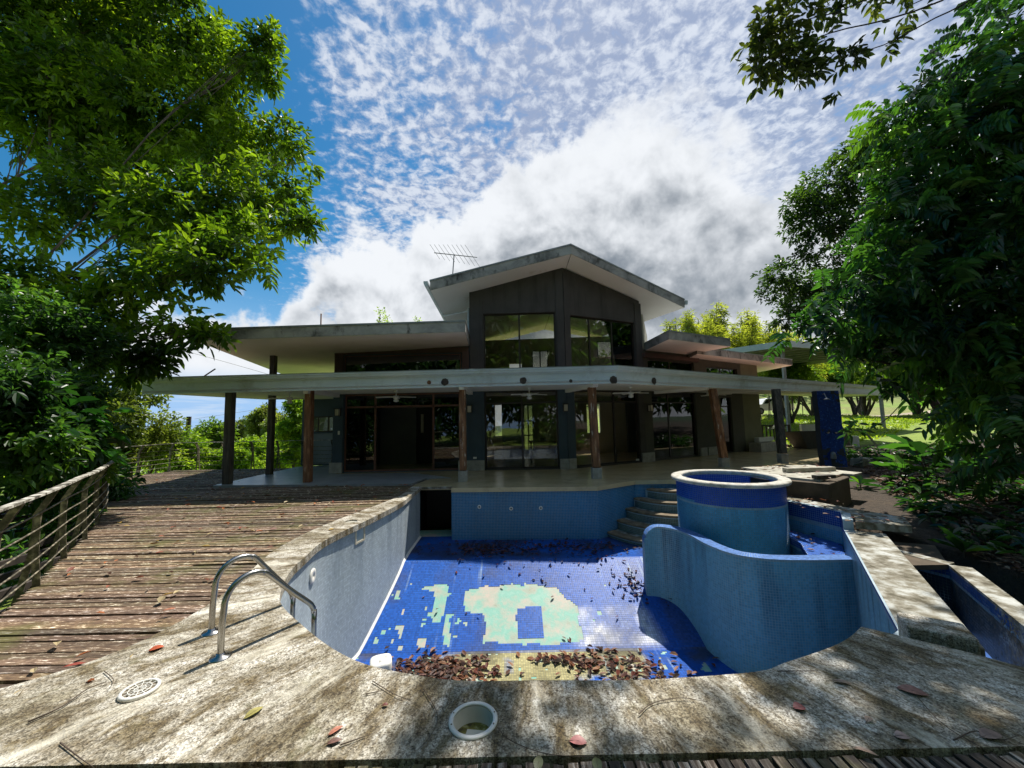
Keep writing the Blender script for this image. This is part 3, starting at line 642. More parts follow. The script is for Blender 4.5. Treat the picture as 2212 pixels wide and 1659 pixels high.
# corner steps
cx_, cy_ = 4.0, 10.15
for i, (r_, z) in enumerate(((.72, -.20), (1.02, -.42), (1.32, -.64), (1.64, -.86), (1.98, -1.08))):
    pts = [(cx_, cy_)] + [(cx_ + r_ * 1.0 * math.cos(R(a)), cy_ + r_ * math.sin(R(a))) for a in range(184, 281, 6)]
    pts = [(x, min(y, 9.92)) for x, y in pts]
    st = MB(); st.slab([(x, y, -1.35 - .001 * i) for x, y in pts], z + 1.35 + .001 * i - .045)
    so2 = st.build('step', MT['grout'], pool)
    arc = [(cx_ + r_ * math.cos(R(a)), cy_ + r_ * math.sin(R(a))) for a in range(184, 283, 4)]
    arc = [(x, y) for x, y in arc if y < 9.9]
    tile_wall('riser_tiles', arc, z - .045, -1.25, pcol(.0, (.10, .14, .12), seed=60 + i, streak=.6), so2, side=-1)
    tile_wall('riser_tiles', arc, z - .045, -1.25, pcol(.0, (.10, .14, .12), seed=60 + i, streak=.6), so2, side=1)
    nose = MB(); nose.sweep([(x, y) for x, y in arc], [(-.20, z - .045), (.025, z - .045), (.035, z - .022), (.025, z), (-.20, z)]); nose.build('nosing', nmat('step_nosing%d' % i, [(.3, (.07, .05, .03)), (.55, (.19, .14, .08)), (.75, (.32, .26, .18))], 6, 8, .8), so2)
    tr_ = MB(); tr_.slab([(x, y, z - .03) for x, y in ([(cx_, cy_ - .3)] + [(cx_ + (r_ - .15) * math.cos(R(a)), min(9.9, cy_ + (r_ - .15) * math.sin(R(a)))) for a in range(186, 280, 6)])], .027); tr_.build('tread', MT['conc'], so2)
# wall fittings
def ring(c, nrm, r, mat, name, parent, inner=.45):
    q = Vector(nrm).to_track_quat('Z', 'Y'); m = MB(); pf = [(r, 0), (r, .012), (r * .8, .020), (r * inner, .016), (r * inner, -.02)]
    n = 20; vs = [tuple(Vector(c) + q @ Vector((a * math.cos(2 * math.pi * k / n), a * math.sin(2 * math.pi * k / n), z))) for a, z in pf for k in range(n)]
    m.add(vs, [(i * n + k, i * n + (k + 1) % n, (i + 1) * n + (k + 1) % n, (i + 1) * n + k) for i in range(len(pf) - 1) for k in range(n)], True)
    o = m.build(name, mat, parent); d = MB().disc(tuple(Vector(c) + q @ Vector((0, 0, .004))), r * inner, nrm); d.build('core', MT['frame'], o); return o
for x, y in ((1035, 1096), (1104, 1099), (1168, 1097)):
    Yd = 9.25; p = at(x, y, Yd); yy = 9.34 + (p[0] + 1.49) / 3.43 * (-.17); ring((p[0], yy - .006, p[2]), (0, -1, 0), .045, MT['plastic'], 'jet', pool)
p = (-2.462, 5.05); d = None
LS = np.array(LEFTS)
def left_at(y): i = np.argmin(np.abs(LS[:len(LS) // 2, 1] - y)); a, b = LS[i - 1], LS[i + 1]; dd = (b - a) / np.linalg.norm(b - a); return LS[i], np.array((-dd[1], dd[0]))
pp, nn = left_at(5.15); m = MB(); ln = ring((pp[0] + nn[0] * .008, pp[1] + nn[1] * .008, -.36), (nn[0], nn[1], 0), .095, MT['plastic'], 'pool_light', pool, .15)
pp, nn = left_at(6.33)
m = MB(); tg = np.array((nn[1], -nn[0]))
for a, b, z0, z1 in ((-.13, -.10, -.31, -.03), (.10, .13, -.31, -.03), (-.10, .10, -.31, -.28), (-.10, .10, -.06, -.03)):
    q0 = pp + tg * a + nn * .012; q1 = pp + tg * b + nn * .012; m.wallbox(q0, q1, z0, z1, .16, side=-1)
sk = m.build('skimmer_mouth', MT['cream'], pool)
MB().wallbox(pp + tg * -.1 - nn * .10, pp + tg * .1 - nn * .10, -.30, -.04, .02).build('skimmer_back', MT['cream'], sk)
# junction line of pale render at the foot of the left wall
m = MB(); fl_ = [(x, y, zf(y) + .004) for x, y in LEFTS if y > 4.2]; m.sweep(fl_, [(0, 0), (-.035, 0), (0, .035)]); m.build('cove', MT['white'], pool)

# ------------------------------------------------------------------ coping and paving
def slab_hole(name, outer, inner_pts, z1, th, mat, **kw):
    pass
cop = MB()
LO = [(-2.50, 10.0), (-2.50, 8.3), (-2.98, 6.3), (-3.06, 5.1), (-2.80, 3.95), (-2.78, 3.2), (-3.0, 2.72), (-3.6, 2.35), (-4.8, 2.05), (-6.0, 1.985), (-1.2, 1.985), (0, 1.985), (1.5, 1.985), (3.62, 1.985), (3.30, 2.35), (2.99, 2.70), (2.62, 3.02)]
# strip between pool rim (LEFTS) and outer line, built as a quad strip
def dens(pts, n): return resample(np.array(pts, float), 1e-9 + 0 + np.sum(np.linalg.norm(np.diff(np.array(pts, float), axis=0), axis=1)) / n)[0]
Lr = [p for p in LEFTS]
outerA = [(-2.50, 9.6), (-2.50, 8.3), (-2.98, 6.3), (-3.06, 5.1), (-2.80, 3.95), (-2.78, 3.2), (-3.0, 2.72), (-3.6, 2.35), (-4.8, 2.08), (-6.2, 1.99)]
def strip_faces(mb, A, B, z):
    n = len(A); vs = [(*a, z) for a in A] + [(*b, z) for b in B]; mb.add(vs, [(i, i + 1, n + i + 1, n + i) for i in range(n - 1)])
nA = 60
i0 = next(i for i, p in enumerate(LEFTS) if p[1] < 3.9 and p[0] < -2.2)
i1 = next(i for i, p in enumerate(LEFTS) if p[0] > -2.2 and p[1] < 3.8)
smA = [tuple(p) for p in smoothpath(outerA, .1)]
def oy(y): return min(smA[:-8], key=lambda p: abs(p[1] - y) + (0 if p[1] > 2.9 else 3))
HOLES = [(-.245, 2.225, .105), (-2.42, 2.515 , .0)]
HC = (-.243, 2.21); HR = .120
from mathutils.geometry import delaunay_2d_cdt
def planar(name, outer, holes, z, th, mat, **kw):
    vs = []; es = []
    for loop in [outer] + holes:
        k = len(vs); vs += [Vector(p[:2]) for p in loop]; es += [(k + i, k + (i + 1) % len(loop)) for i in range(len(loop))]
    rv, re, rf, *_ = delaunay_2d_cdt(vs, es, [], 0, 1e-6)
    m = MB(); keep = []
    for f in rf:
        c = sum((rv[i] for i in f), Vector((0, 0))) / len(f); X = np.array([c.x]); Y = np.array([c.y])
        if inpoly(X, Y, outer)[0] and not any(inpoly(X, Y, h)[0] for h in holes): keep.append(tuple(f))
    def ccw(f):
        a = sum(rv[f[i]].x * rv[f[(i + 1) % len(f)]].y - rv[f[(i + 1) % len(f)]].x * rv[f[i]].y for i in range(len(f))); return f if a > 0 else tuple(reversed(f))
    keep = [ccw(f) for f in keep]
    m.add([(v.x, v.y, z) for v in rv], keep); m.add([(v.x, v.y, z - th) for v in rv], [tuple(reversed(f)) for f in keep])
    for loop in [outer] + holes:
        n = len(loop); e = .012
        m.add([(p[0], p[1], z) for p in loop] + [(p[0], p[1], z - th) for p in loop], [(i, (i + 1) % n, n + (i + 1) % n, n + i) for i in range(n)])
    return m.build(name, mat, **kw)
circ = lambda c, r, n=28: [(c[0] + r * math.cos(2 * math.pi * k / n), c[1] + r * math.sin(2 * math.pi * k / n)) for k in range(n)]
rim_in = [(p[0], p[1]) for p in LEFTS]
P_ = np.array(rim_in); dd = np.gradient(P_, axis=0); dd /= np.linalg.norm(dd, axis=1, keepdims=True); rim_over = [tuple(p + np.array((-d_[1], d_[0])) * .035) for p, d_ in zip(P_, dd)]
outer = rim_over[::1] + [(3.0, 2.70), (3.32, 2.35), (3.75, 1.985), (-6.2, 1.985)] + smA[::-1][1:]
SKC = (-2.66, 6.42)
planar('pool_coping', outer, [circ(HC, HR), circ(SKC, .10, 18)], 0.0, .09, MT['coping'], kind='structure', label='weathered pebble concrete coping around the near end of the pool')
MB().disc((SKC[0], SKC[1], -.02), .105).build('round_lid', MT['stone'], label='small round grey lid in the coping beside the left pool wall', cat='skimmer cover')
# far paving (veranda floor) and coping strip at the far side
vf = [(-1.49, 9.30), (1.94, 9.13), (3.04, 9.86), (3.9, 9.86), (4.75, 9.5), (6.9, 11.15), (9.6, 12.55), (14.6, 16.2), (16.8, 18.6), (12, 20), (9.9, 19.5), (-5.6, 19.5), (-5.6, 15.2), (-8.0, 15.2), (-8.0, 11.2), (-2.62, 10.15), (-2.55, 9.68), (-1.49, 9.68)]
planar('veranda_floor', [(-1.49, 9.66), (-1.49, 9.30), (1.94, 9.13), (3.04, 9.86), (3.9, 9.86), (4.75, 9.55), (6.9, 11.15), (9.6, 12.55), (14.6, 16.2), (16.8, 18.6), (12, 20), (-5.6, 20), (-5.6, 12.2), (-3.1, 12.1), (-1.7, 10.85), (-2.3, 10.85), (-2.5, 10.0), (-2.5, 9.66)][::1], [], -.002, .10, MT['floor'], kind='structure', label='polished beige veranda and indoor floor')
planar('side_terrace', [(-7.95, 10.35), (-2.62, 10.0), (-2.45, 10.88), (-1.75, 10.88), (-3.1, 12.05), (-5.62, 12.15), (-5.62, 15.3), (-7.95, 14.3)], [], .012, .10, MT['greyfloor'], kind='structure', label='smooth grey floor under the left end of the veranda')
# weir slab, block and catch channel
dw = np.array((1.92, 2.68)); dw /= np.linalg.norm(dw); nw = np.array((dw[1], -dw[0]))
wa = np.array((3.08, 3.24)); wb = np.array((4.97, 5.95))
m = MB(); q = [wa - nw * .015, wa + nw * .43, wb + nw * .43, wb - nw * .015]
m.slab([(*p, -.42) for p in q], .275); wr = m.build('overflow_weir', MT['conc'], label='broad mossy concrete overflow weir on the right edge of the pool', cat='weir', bevel=.012)
MB().box((3.08, 2.99, -.07), (.36, .26, .20), rz=R(-32)).build('concrete_block', MT['coping'], label='small pebble concrete block between the coping corner and the weir', cat='block', bevel=.015)
ch = empty('catch_channel', (4.3, 3.8, -1), 'narrow blue tiled catch channel below the overflow weir', 'channel')
ra = np.array((3.82, 2.55)); rb = np.array((5.35, 4.95))
c0 = wa + nw * .43; c1 = wb + nw * .43
m = MB(); m.wallbox(ra - dw * .6, rb, -1.3, -.30, .20, side=-1); m.build('outer_wall', MT['conc'], ch)
m = MB(); m.wallbox(rb, c1 + dw * -.3, -1.3, -.30, .15, side=-1); m.build('end_wall', MT['conc'], ch)
tile_wall('channel_tiles', [tuple(ra - dw * .5), tuple(rb)], -.33, -1.2, pcol(.10, (.11, .11, .10), (.02, .10, .32), seed=71), ch, side=-1)
tile_wall('channel_tiles', [tuple(rb), tuple(c1 - dw * .3)], -.33, -1.2, pcol(.10, (.04, .045, .05), (.02, .08, .25), seed=72), ch, side=-1)
m = MB(); m.slab([(*p, -1.25) for p in (wa - dw * 1.3 - nw * 0.0, ra - dw * .8 + nw * .2, rb, c1, wb)], .32); m.build('channel_floor', nmat('channel_blue', [(.3, (.01, .05, .22)), (.7, (.03, .13, .42))], 4, rough=.4), ch)
MB().lathe([(.0, .06), (.10, .05), (.16, .0)], (*(c0 + dw * .9 + nw * .12), -.92), 20).build('float', MT['plastic'], label='white plastic float lying in the blue catch channel', cat='float')
# outer ledge by the back wall and flat stones
MB().slab([(4.9, 7.95, -.12), (5.02, 7.85, -.12), (5.32, 6.2, -.12), (5.06, 5.88, -.12), (5.75, 5.75, -.16), (6.1, 6.2, -.16), (5.6, 7.0, -.12), (5.35, 7.8, -.12)][::-1], .10).build('side_ledge', MT['conc'], label='cracked concrete ledge behind the small pool with dead leaves on it', cat='ledge')
MB().slab([(4.75, 4.95, -.36), (5.35, 4.95, -.36), (6.0, 5.7, -.38), (5.5, 5.85, -.36)], .06).build('stepping_slab', MT['boxside'], label='flat dark slab at the far end of the catch channel', cat='slab')

# ------------------------------------------------------------------ decks
deck = empty('wooden_deck', (-6, 8, 0), 'long weathered timber deck left of the pool', 'deck'); deck['kind'] = 'structure'; del deck['category']
DECKP = [tuple(p) for p in FENCE] + [(-12.2, 14.5), (-8.02, 14.6), (-8.02, 10.3), (-2.55, 9.95)] + smA[1:]
DP = [(p[0], p[1]) for p in FENCE] + [(-12.3, 14.5), (-5.7, 14.5)]
def xspan(y):
    fx = np.interp(y, [p[1] for p in FENCE], [p[0] for p in FENCE]) if y > 2.6 else -3.75 - (2.6 - y) * .6
    if y > 10.3: rx = -8.0 + (0 if y < 15 else 0)
    else:
        sA = [p for p in smA]; ysA = np.array([p[1] for p in sA])[::-1]; xsA = np.array([p[0] for p in sA])[::-1]
        rx = np.interp(y, ysA, xsA) + .02
    return fx, rx
y = 2.06; pitch = .080; bulk = MB(); k = 0
pc = []
while y < 14.45:
    x0, x1 = xspan(y)
    if x1 - x0 > .3:
        x = x0 - .12
        near = y < 4.9
        while x < x1 - .15:
            ln = random.uniform(1.5, 3.4) if near else random.uniform(1.8, 4.5); xe = min(x + ln, x1 + .03)
            if x1 - xe < .5: xe = x1 + .03
            v = random.choice((.60, .72, .85, .95, 1.0, 1.1, 1.2, 1.45)); c = (v * random.uniform(.95, 1.1), v, v * random.uniform(.85, 1.05))
            w = pitch - random.uniform(.010, .019); zt = random.uniform(-.048, -.030)
            m = MB() if near else bulk
            nseg = 3; xsg = [x + (xe - x - .006) * i / nseg for i in range(nseg + 1)]
            vs = []; dy = random.uniform(-.004, .004)
            for i_, xx in enumerate(xsg):
                jy_ = random.uniform(-.004, .004); jz = random.uniform(-.003, .003); h = w / 2
                vs += [(xx, y - h + jy_, zt - .035), (xx, y - h + jy_, zt + jz), (xx, y + h + jy_ + dy, zt + jz), (xx, y + h + jy_ + dy, zt - .035)]
            fs = [(4 * i_ + j, 4 * i_ + 4 + j, 4 * i_ + 4 + (j + 1) % 4, 4 * i_ + (j + 1) % 4) for i_ in range(nseg) for j in range(4)] + [(0, 1, 2, 3), (4 * nseg + 3, 4 * nseg + 2, 4 * nseg + 1, 4 * nseg)]
            fs = [tuple(reversed(f)) for f in fs]
            if random.random() > .012: m.add(vs, fs, col=c)
            if near and m.v: m.build('plank', MT['plank'], deck)
            x = xe
    y += pitch
b = bulk.build('far_planks', MT['plank'], deck, kind='stuff')
m = MB()
for xx in np.arange(-12, -2.5, .6): m.box((xx, 8.5, -.13), (.06, 12, .09))
m.build('joists', MT['bark_dark'], deck, kind='stuff')
fd = empty('near_boards', (0, 1.6, -.05), 'rotten timber walkway boards at the foot of the picture', 'walkway'); del fd['category']; fd['kind'] = 'structure'
x = -3.1
while x < 3.3:
    w = random.uniform(.046, .056); v = random.choice((.35, .5, .7, 1.0, 1.3, 1.7)); m = MB()
    m.box((x + w / 2, 1.625, -.033 + random.uniform(-.006, .003)), (w, .66 + random.uniform(0, .03), .04), col=(v, v * .97, v * .93), jit=.003); m.build('plank', MT['plank_dark'], fd)
    x += w + random.uniform(.010, .020)
x = -3.1; m = MB()
m.box((0, .6, -.14), (7, 1.6, .04), col=(.5, .5, .5)); m.build('under_board', MT['bark_dark'], fd)

# ------------------------------------------------------------------ railing
rl = empty('railing', (-7, 8, 0), 'curved dark metal railing with five thin bars around the deck edge', 'railing')
fp, fu = resample(FENCE, .2)
fall = [tuple(p) for p in FENCE] + [(-12.3, 14.45), (-5.8, 14.45)]
fall = resample(np.array(fall), .12)[0]
df = np.gradient(fall, axis=0); df /= np.linalg.norm(df, axis=1, keepdims=True); nf = np.stack([-df[:, 1], df[:, 0]], 1)   # outward, away from the deck
def outp(i, off, z): return (fall[i][0] + nf[i][0] * off, fall[i][1] + nf[i][1] * off, z)
m = MB()
idxs = range(0, len(fall)); top = [outp(i, -.02, .96) for i in idxs]
m.sweep(top, [(-.034, -.010), (.034, -.010), (.034, .010), (-.034, .010)]); m.build('top_rail', MT['rail'], rl)
for z in (.12, .27, .42, .57, .72):
    off = .06 if z < .6 else .07
    MB().tube([outp(i, off, z) for i in range(0, len(fall), 2)], .008, 6).build('bar', MT['iron'], rl)
sarr = np.r_[0, np.cumsum(np.linalg.norm(np.diff(fall, axis=0), axis=1))]
posts = [float(sarr[np.argmin(np.hypot(fall[:, 0] - px, fall[:, 1] - py))]) for px, py in ((-4.4, 3.5), (-4.97, 4.25), (-5.7, 5.1), (-6.3, 5.9), (-7.1, 6.8), (-8.0, 7.8), (-8.9, 8.7), (-9.8, 9.5), (-10.8, 10.5), (-12.1, 11.8), (-12.4, 13.0), (-12.3, 14.1), (-11.8, 14.45), (-10.8, 14.45), (-9.8, 14.45), (-8.8, 14.45), (-7.8, 14.45), (-6.8, 14.45))]
for s_ in posts:
    i = int(np.argmin(np.abs(sarr - s_))); t_ = df[i]; n_ = nf[i]; m = MB()
    for sgn, dx in ((-1, -.02), (1, .02)):
        pts = [(.05, -.25), (.10, .30), (.11, .70), (-.01, .95)] if sgn < 0 else [(.22, -.25), (.13, .30), (.11, .70), (-.01, .95)]
        w = .028
        vs = []
        for o_, z in pts:
            c_ = fall[i] + n_ * o_ + t_ * dx
            for a_, b_ in ((-w, -.006), (w, -.006), (w, .006), (-w, .006)): p_ = c_ + n_ * a_ + t_ * b_; vs.append((*p_, z))
        m.add(vs, [(4 * k + j, 4 * k + (j + 1) % 4, 4 * k + 4 + (j + 1) % 4, 4 * k + 4 + j) for k in range(3) for j in range(4)] + [(3, 2, 1, 0), (12, 13, 14, 15)])
    m.build('post', MT['iron'], rl)

# ------------------------------------------------------------------ ladder
ld = empty('pool_ladder', (-2.0, 2.8, 0), 'stainless steel pool ladder arching from the coping into the pool', 'ladder')
def rail_pts(f, e, h):
    f = np.array(f, float); e = np.array(e, float); L_ = np.linalg.norm(e - f); d = (e - f) / L_; out = []
    def P(s, z): q = f + d * s; return (q[0], q[1], z)
    r_ = .17
    out += [P(0, 0), P(.0, .18), P(.01, h - r_)]
    for a in range(10, 131, 12): out.append(P(.01 + r_ - r_ * math.cos(R(a)), h - r_ + r_ * math.sin(R(a))))
    s1, z1 = .01 + r_ - r_ * math.cos(R(130)), h - r_ + r_ * math.sin(R(130))
    out += [P(s1 + (L_ - s1) * .5, z1 + (.06 - z1) * .5), P(L_ - .03, .10), P(L_ - .005, .03), P(L_, -.06), P(L_, -1.15)]
    return out
for i, (fx, ex, h) in enumerate((((476, 1420), (-1.69, 3.37), .50), ((457, 1366), (-2.02, 3.64), .51))):
    f = atz(*fx); m = MB(); m.tube(smoothpath([np.array(p) for p in rail_pts(f[:2], ex, h)], .03), .021, 14); m.build('handrail', MT['steel'], ld)
    MB().lathe([(.0, .03), (.024, .03), (.028, .014), (.062, .008), (.066, 0)], (f[0], f[1], .001), 28).build('flange', MT['steel'], ld)
for z in (-.30, -.55, -.80, -1.05): MB().box(((-1.69 - 2.02) / 2, 3.50, z), (.50, .09, .03), rz=R(133)).build('tread', MT['steel'], ld)

# ------------------------------------------------------------------ house
house = empty('house', (1.7, 12.4, 0), 'dark two storey house with wide white soffits behind the veranda', 'house')
def wall_open(name, p0, p1, z0, zt0, zt1, ops, mat, th=.20, parent=house):
    p0 = np.array(p0, float); p1 = np.array(p1, float); L_ = np.linalg.norm(p1 - p0); d = (p1 - p0) / L_
    us = sorted({0, L_, *[o[0] for o in ops], *[o[1] for o in ops]}); m = MB(); top = lambda u: zt0 + (zt1 - zt0) * u / L_
    for a, b in zip(us[:-1], us[1:]):
        cut = sorted([(o[2], o[3]) for o in ops if o[0] <= a + 1e-6 and o[1] >= b - 1e-6]); z = z0
        for c0_, c1_ in cut:
            if c0_ > z + 1e-6: m.wallbox(p0 + d * a, p0 + d * b, z, c0_, th)
            z = c1_
        m.wallbox(p0 + d * a, p0 + d * b, z, top(a), th, z1b=top(b))
    return m.build(name, MT[mat] if isinstance(mat, str) else mat, parent)
def window(p0, p1, u0, u1, z0, z1, mull=(), trans=(), glass='glass', skip=(), frame='frame', inset=.08, parent=house, name='window', fw=.045):
    p0 = np.array(p0, float); p1 = np.array(p1, float); d = (p1 - p0) / np.linalg.norm(p1 - p0); n = np.array((-d[1], d[0])); b = p0 + n * inset
    m = MB()
    def bar(ua, ub, za, zb, t_=.05): m.wallbox(b + d * ua, b + d * ub, za, zb, t_)
    bar(u0, u0 + fw, z0, z1); bar(u1 - fw, u1, z0, z1); bar(u0 + fw, u1 - fw, z0, z0 + fw, .046); bar(u0 + fw, u1 - fw, z1 - fw, z1, .046)
    for u_ in mull: bar(u_ - fw * .6, u_ + fw * .6, z0 + fw, z1 - fw, .056)
    for z_ in trans: bar(u0 + fw, u1 - fw, z_ - fw * .6, z_ + fw * .6, .052)
    o = m.build(name, MT[frame], parent)
    es = [u0] + list(mull) + [u1]; zs = [z0] + list(trans) + [z1]; k = 0
    for i in range(len(es) - 1):
        for j in range(len(zs) - 1):
            if k not in skip:
                g_ = MB(); bb = b + n * .02; g_.wallbox(bb + d * (es[i] + .02), bb + d * (es[i + 1] - .02), zs[j] + .02, zs[j + 1] - .02, .006); g_.build('pane', MT[glass], o)
            k += 1
    return o
TL0, TL1, TR1 = (-1.35, 12.40), (1.72, 12.30), (4.70, 13.75)
# tower
wall_open('tower_wall', TL0, TL1, 0, 5.84, 6.545, [(.45, 2.80, .03, 2.50), (.45, 2.80, 2.98, 5.06)], 'wall_grey')
wall_open('tower_wall', TL1, TR1, 0, 6.545, 5.80, [(.30, 3.06, .03, 2.50), (.27, 3.04, 2.98, 4.98)], 'wall_grey')
MB().wallbox((-1.35, 12.62), (-1.35, 17.6), 0, 5.30, .12, side=-1).build('tower_wall', MT['inner'], house)
window(TL0, TL1, .45, 2.80, 2.98, 5.06, (1.62,), ()); window(TL1, TR1, .27, 3.04, 2.98, 4.98, (1.08, 2.05), ())
window(TL0, TL1, .45, 2.80, .03, 2.50, (1.65,), (2.12,), fw=.05); window(TL1, TR1, .30, 3.06, .03, 2.50, (1.10, 2.0), (2.12,), skip=(2, 4), fw=.05)
# blue paint skin and pilasters on the ground floor, set proud
def pil(x0, x1, p0, p1, z0, z1, mat, name='pilaster', th=.03):
    p0 = np.array(p0, float); p1 = np.array(p1, float); d = (p1 - p0) / np.linalg.norm(p1 - p0); MB().wallbox(p0 + d * x0, p0 + d * x1, z0, z1, th, side=-1).build(name, MT[mat], house)
pil(-.35, .45, TL0, TL1, .30, 2.9, 'wall_blue'); pil(2.80, 3.07, TL0, TL1, .30, 2.9, 'wall_blue'); pil(.45, 2.80, TL0, TL1, 2.5, 2.9, 'wall_blue')
pil(.0, .30, TL1, TR1, .30, 2.9, 'wall_blue'); pil(.30, 3.06, TL1, TR1, 2.5, 2.9, 'wall_olive')
pil(.0, .42, TL0, TL1, 2.95, 5.80, 'wall_grey'); pil(2.84, 3.08, TL0, TL1, 2.95, 6.4, 'wall_grey'); pil(.02, .24, TL1, TR1, 2.95, 6.4, 'wall_grey'); pil(3.06, 3.36, TL1, TR1, 2.95, 5.70, 'wall_grey')
for p0, p1, a, b in ((TL0, TL1, -.40, .43), (TL0, TL1, 2.82, 3.09), (TL1, TR1, .0, .28), (TL1, TR1, 3.08, 3.55)):
    pil(a, b, p0, p1, .0, .32, 'plinth', 'plinth', .07)
# interior
wall_open('inner_wall', (-1.35, 17.6), (6.3, 17.75), 0, 5.25, 5.40, [(.55, .85, .85, 2.25), (1.83, 2.30, .15, 2.25), (4.75, 5.35, .9, 2.2), (1.25, 1.82, 3.3, 4.15), (2.3, 3.05, 3.75, 4.75), (5.35, 6.05, 4.35, 5.15), (6.3, 6.72, 4.35, 5.15)], 'inner', .15)
window((-1.35, 17.6), (6.3, 17.75), 1.83, 2.30, .15, 2.25, (2.06,), (.85, 1.5), 'glass', inset=.03, name='inner_window', fw=.05)
window((-1.35, 17.6), (6.3, 17.75), 5.35, 6.05, 4.35, 5.15, (), (), 'glass', inset=.03, name='inner_window')
window((-1.35, 17.6), (6.3, 17.75), 2.3, 3.05, 3.75, 4.75, (2.68,), (), 'glass', inset=.03, name='inner_window')
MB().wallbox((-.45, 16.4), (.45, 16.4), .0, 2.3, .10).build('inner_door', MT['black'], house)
MB().slab([(-1.2, 12.7, 2.66), (1.7, 12.6, 2.66), (4.5, 14.0, 2.66), (6.1, 17.6, 2.66), (-1.2, 17.5, 2.66)], .14).build('ceiling', MT['inner'], house)
MB().wallbox((4.75, 13.95), (6.3, 17.9), 0, 5.35, .12, side=-1).build('inner_wall', MT['inner'], house)
# left wing
LW0, LW1 = (-5.75, 12.42), (-1.35, 12.42)
wall_open('front_wall', LW0, LW1, 0, 3.95, 4.02, [(.32, 4.05, .02, 2.50), (.30, 4.10, 2.98, 3.76)], 'wall_blue')
window(LW0, LW1, .32, 4.05, .02, 2.50, (1.30, 3.18), (2.08,), 'glass_dark', skip=(2,), frame='frame_red', fw=.05)
pil(-.02, .30, LW0, LW1, .30, 2.9, 'wall_blue'); pil(-.10, .30, LW0, LW1, 0, .33, 'plinth', 'plinth', .06)
pil(.0, 4.36, LW0, LW1, 3.80, 3.96, 'brown', 'lintel', .06); pil(.0, .28, LW0, LW1, 2.95, 3.80, 'brown', 'jamb', .05); pil(4.14, 4.37, LW0, LW1, 2.95, 3.80, 'brown', 'jamb', .05)
window(LW0, LW1, .30, 4.10, 2.98, 3.76, (), (), 'glass_dark', frame='frame_red', fw=.03, inset=.02)
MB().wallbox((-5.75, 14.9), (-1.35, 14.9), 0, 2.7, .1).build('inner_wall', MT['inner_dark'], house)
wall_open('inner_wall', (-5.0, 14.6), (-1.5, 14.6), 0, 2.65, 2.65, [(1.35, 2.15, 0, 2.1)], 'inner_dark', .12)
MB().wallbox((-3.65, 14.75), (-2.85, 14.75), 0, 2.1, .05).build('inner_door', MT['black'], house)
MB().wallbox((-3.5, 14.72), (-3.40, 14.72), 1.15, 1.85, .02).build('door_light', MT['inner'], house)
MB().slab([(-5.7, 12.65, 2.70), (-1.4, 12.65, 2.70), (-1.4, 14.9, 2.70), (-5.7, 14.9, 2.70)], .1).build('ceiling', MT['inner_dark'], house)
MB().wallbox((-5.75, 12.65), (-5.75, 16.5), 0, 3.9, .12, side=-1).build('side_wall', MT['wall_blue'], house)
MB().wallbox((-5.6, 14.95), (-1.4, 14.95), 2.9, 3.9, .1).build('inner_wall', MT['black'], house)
# back left block
BL0, BL1 = (-8.05, 14.75), (-5.9, 14.75)
wall_open('rear_wall', BL0, BL1, 0, 2.9, 2.9, [(.30, 1.55, 1.25, 1.85), (.28, 1.6, .05, 1.2)], 'wall_blue')
window(BL0, BL1, .30, 1.55, 1.25, 1.85, (.62, 1.0), (), 'glass', inset=.02); MB().wallbox((-7.77, 14.82), (-6.45, 14.82), .05, 1.22, .04).build('grey_panel', nmat('grey_gloss_panel', [(.3, (.22, .26, .30)), (.7, (.30, .34, .38))], 1, rough=.12), house)
MB().wallbox((-8.05, 14.96), (-8.05, 19), 0, 2.9, .15, side=-1).build('rear_wall', MT['wall_blue'], house)
# right wing
RW = [(4.70, 13.75), (7.75, 15.55), (10.2, 17.05), (11.42, 17.80)]
wall_open('front_wall', RW[0], RW[1], 0, 4.02, 4.02, [(.42, 2.95, .02, 2.50), (.30, 3.0, 3.02, 3.70)], 'wall_olive')
window(RW[0], RW[1], .42, 2.95, .02, 2.50, (1.4,), (2.1,), 'glass_dark'); window(RW[0], RW[1], .30, 3.0, 3.02, 3.70, (1.6,), (), 'glass_dark')
pil(.0, 3.2, RW[0], RW[1], 3.72, 3.88, 'brown', 'lintel', .12)
wall_open('front_wall', RW[1], RW[2], 0, 3.9, 3.9, [(1.15, 1.95, .02, 2.35), (.3, 2.6, 3.05, 3.6)], 'wall_olive')
window(RW[1], RW[2], 1.15, 1.95, .02, 2.35, (), (1.95,), 'glass'); window(RW[1], RW[2], .3, 2.6, 3.05, 3.6, (1.4,), (), 'glass_dark')
wall_open('front_wall', RW[2], RW[3], 0, 3.9, 3.9, [], nmat('olive_lit_render', [(.3, (.15, .15, .085)), (.7, (.20, .20, .12))], 1.5, rough=.8))  # lighter olive: greenish light on this end wall put into its colour
MB().wallbox(RW[3], (10.5, 21.5), 0, 3.9, .15).build('side_wall', MT['wall_olive'], house)
for a in ((.0, .36, 0), (3.05, 3.45, 0), (.0, 1.0, 1)): pil(a[0], a[1], RW[a[2]], RW[a[2] + 1], 0, .32, 'plinth', 'plinth', .06)
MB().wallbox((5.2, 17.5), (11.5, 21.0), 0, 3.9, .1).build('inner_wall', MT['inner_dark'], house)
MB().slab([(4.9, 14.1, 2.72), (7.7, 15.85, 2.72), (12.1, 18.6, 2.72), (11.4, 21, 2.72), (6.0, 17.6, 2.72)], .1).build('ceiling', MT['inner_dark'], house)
MB().wallbox((5.0, 14.6), (7.4, 16.1), 0, 2.7, .08).build('curtain', MT['black'], house)
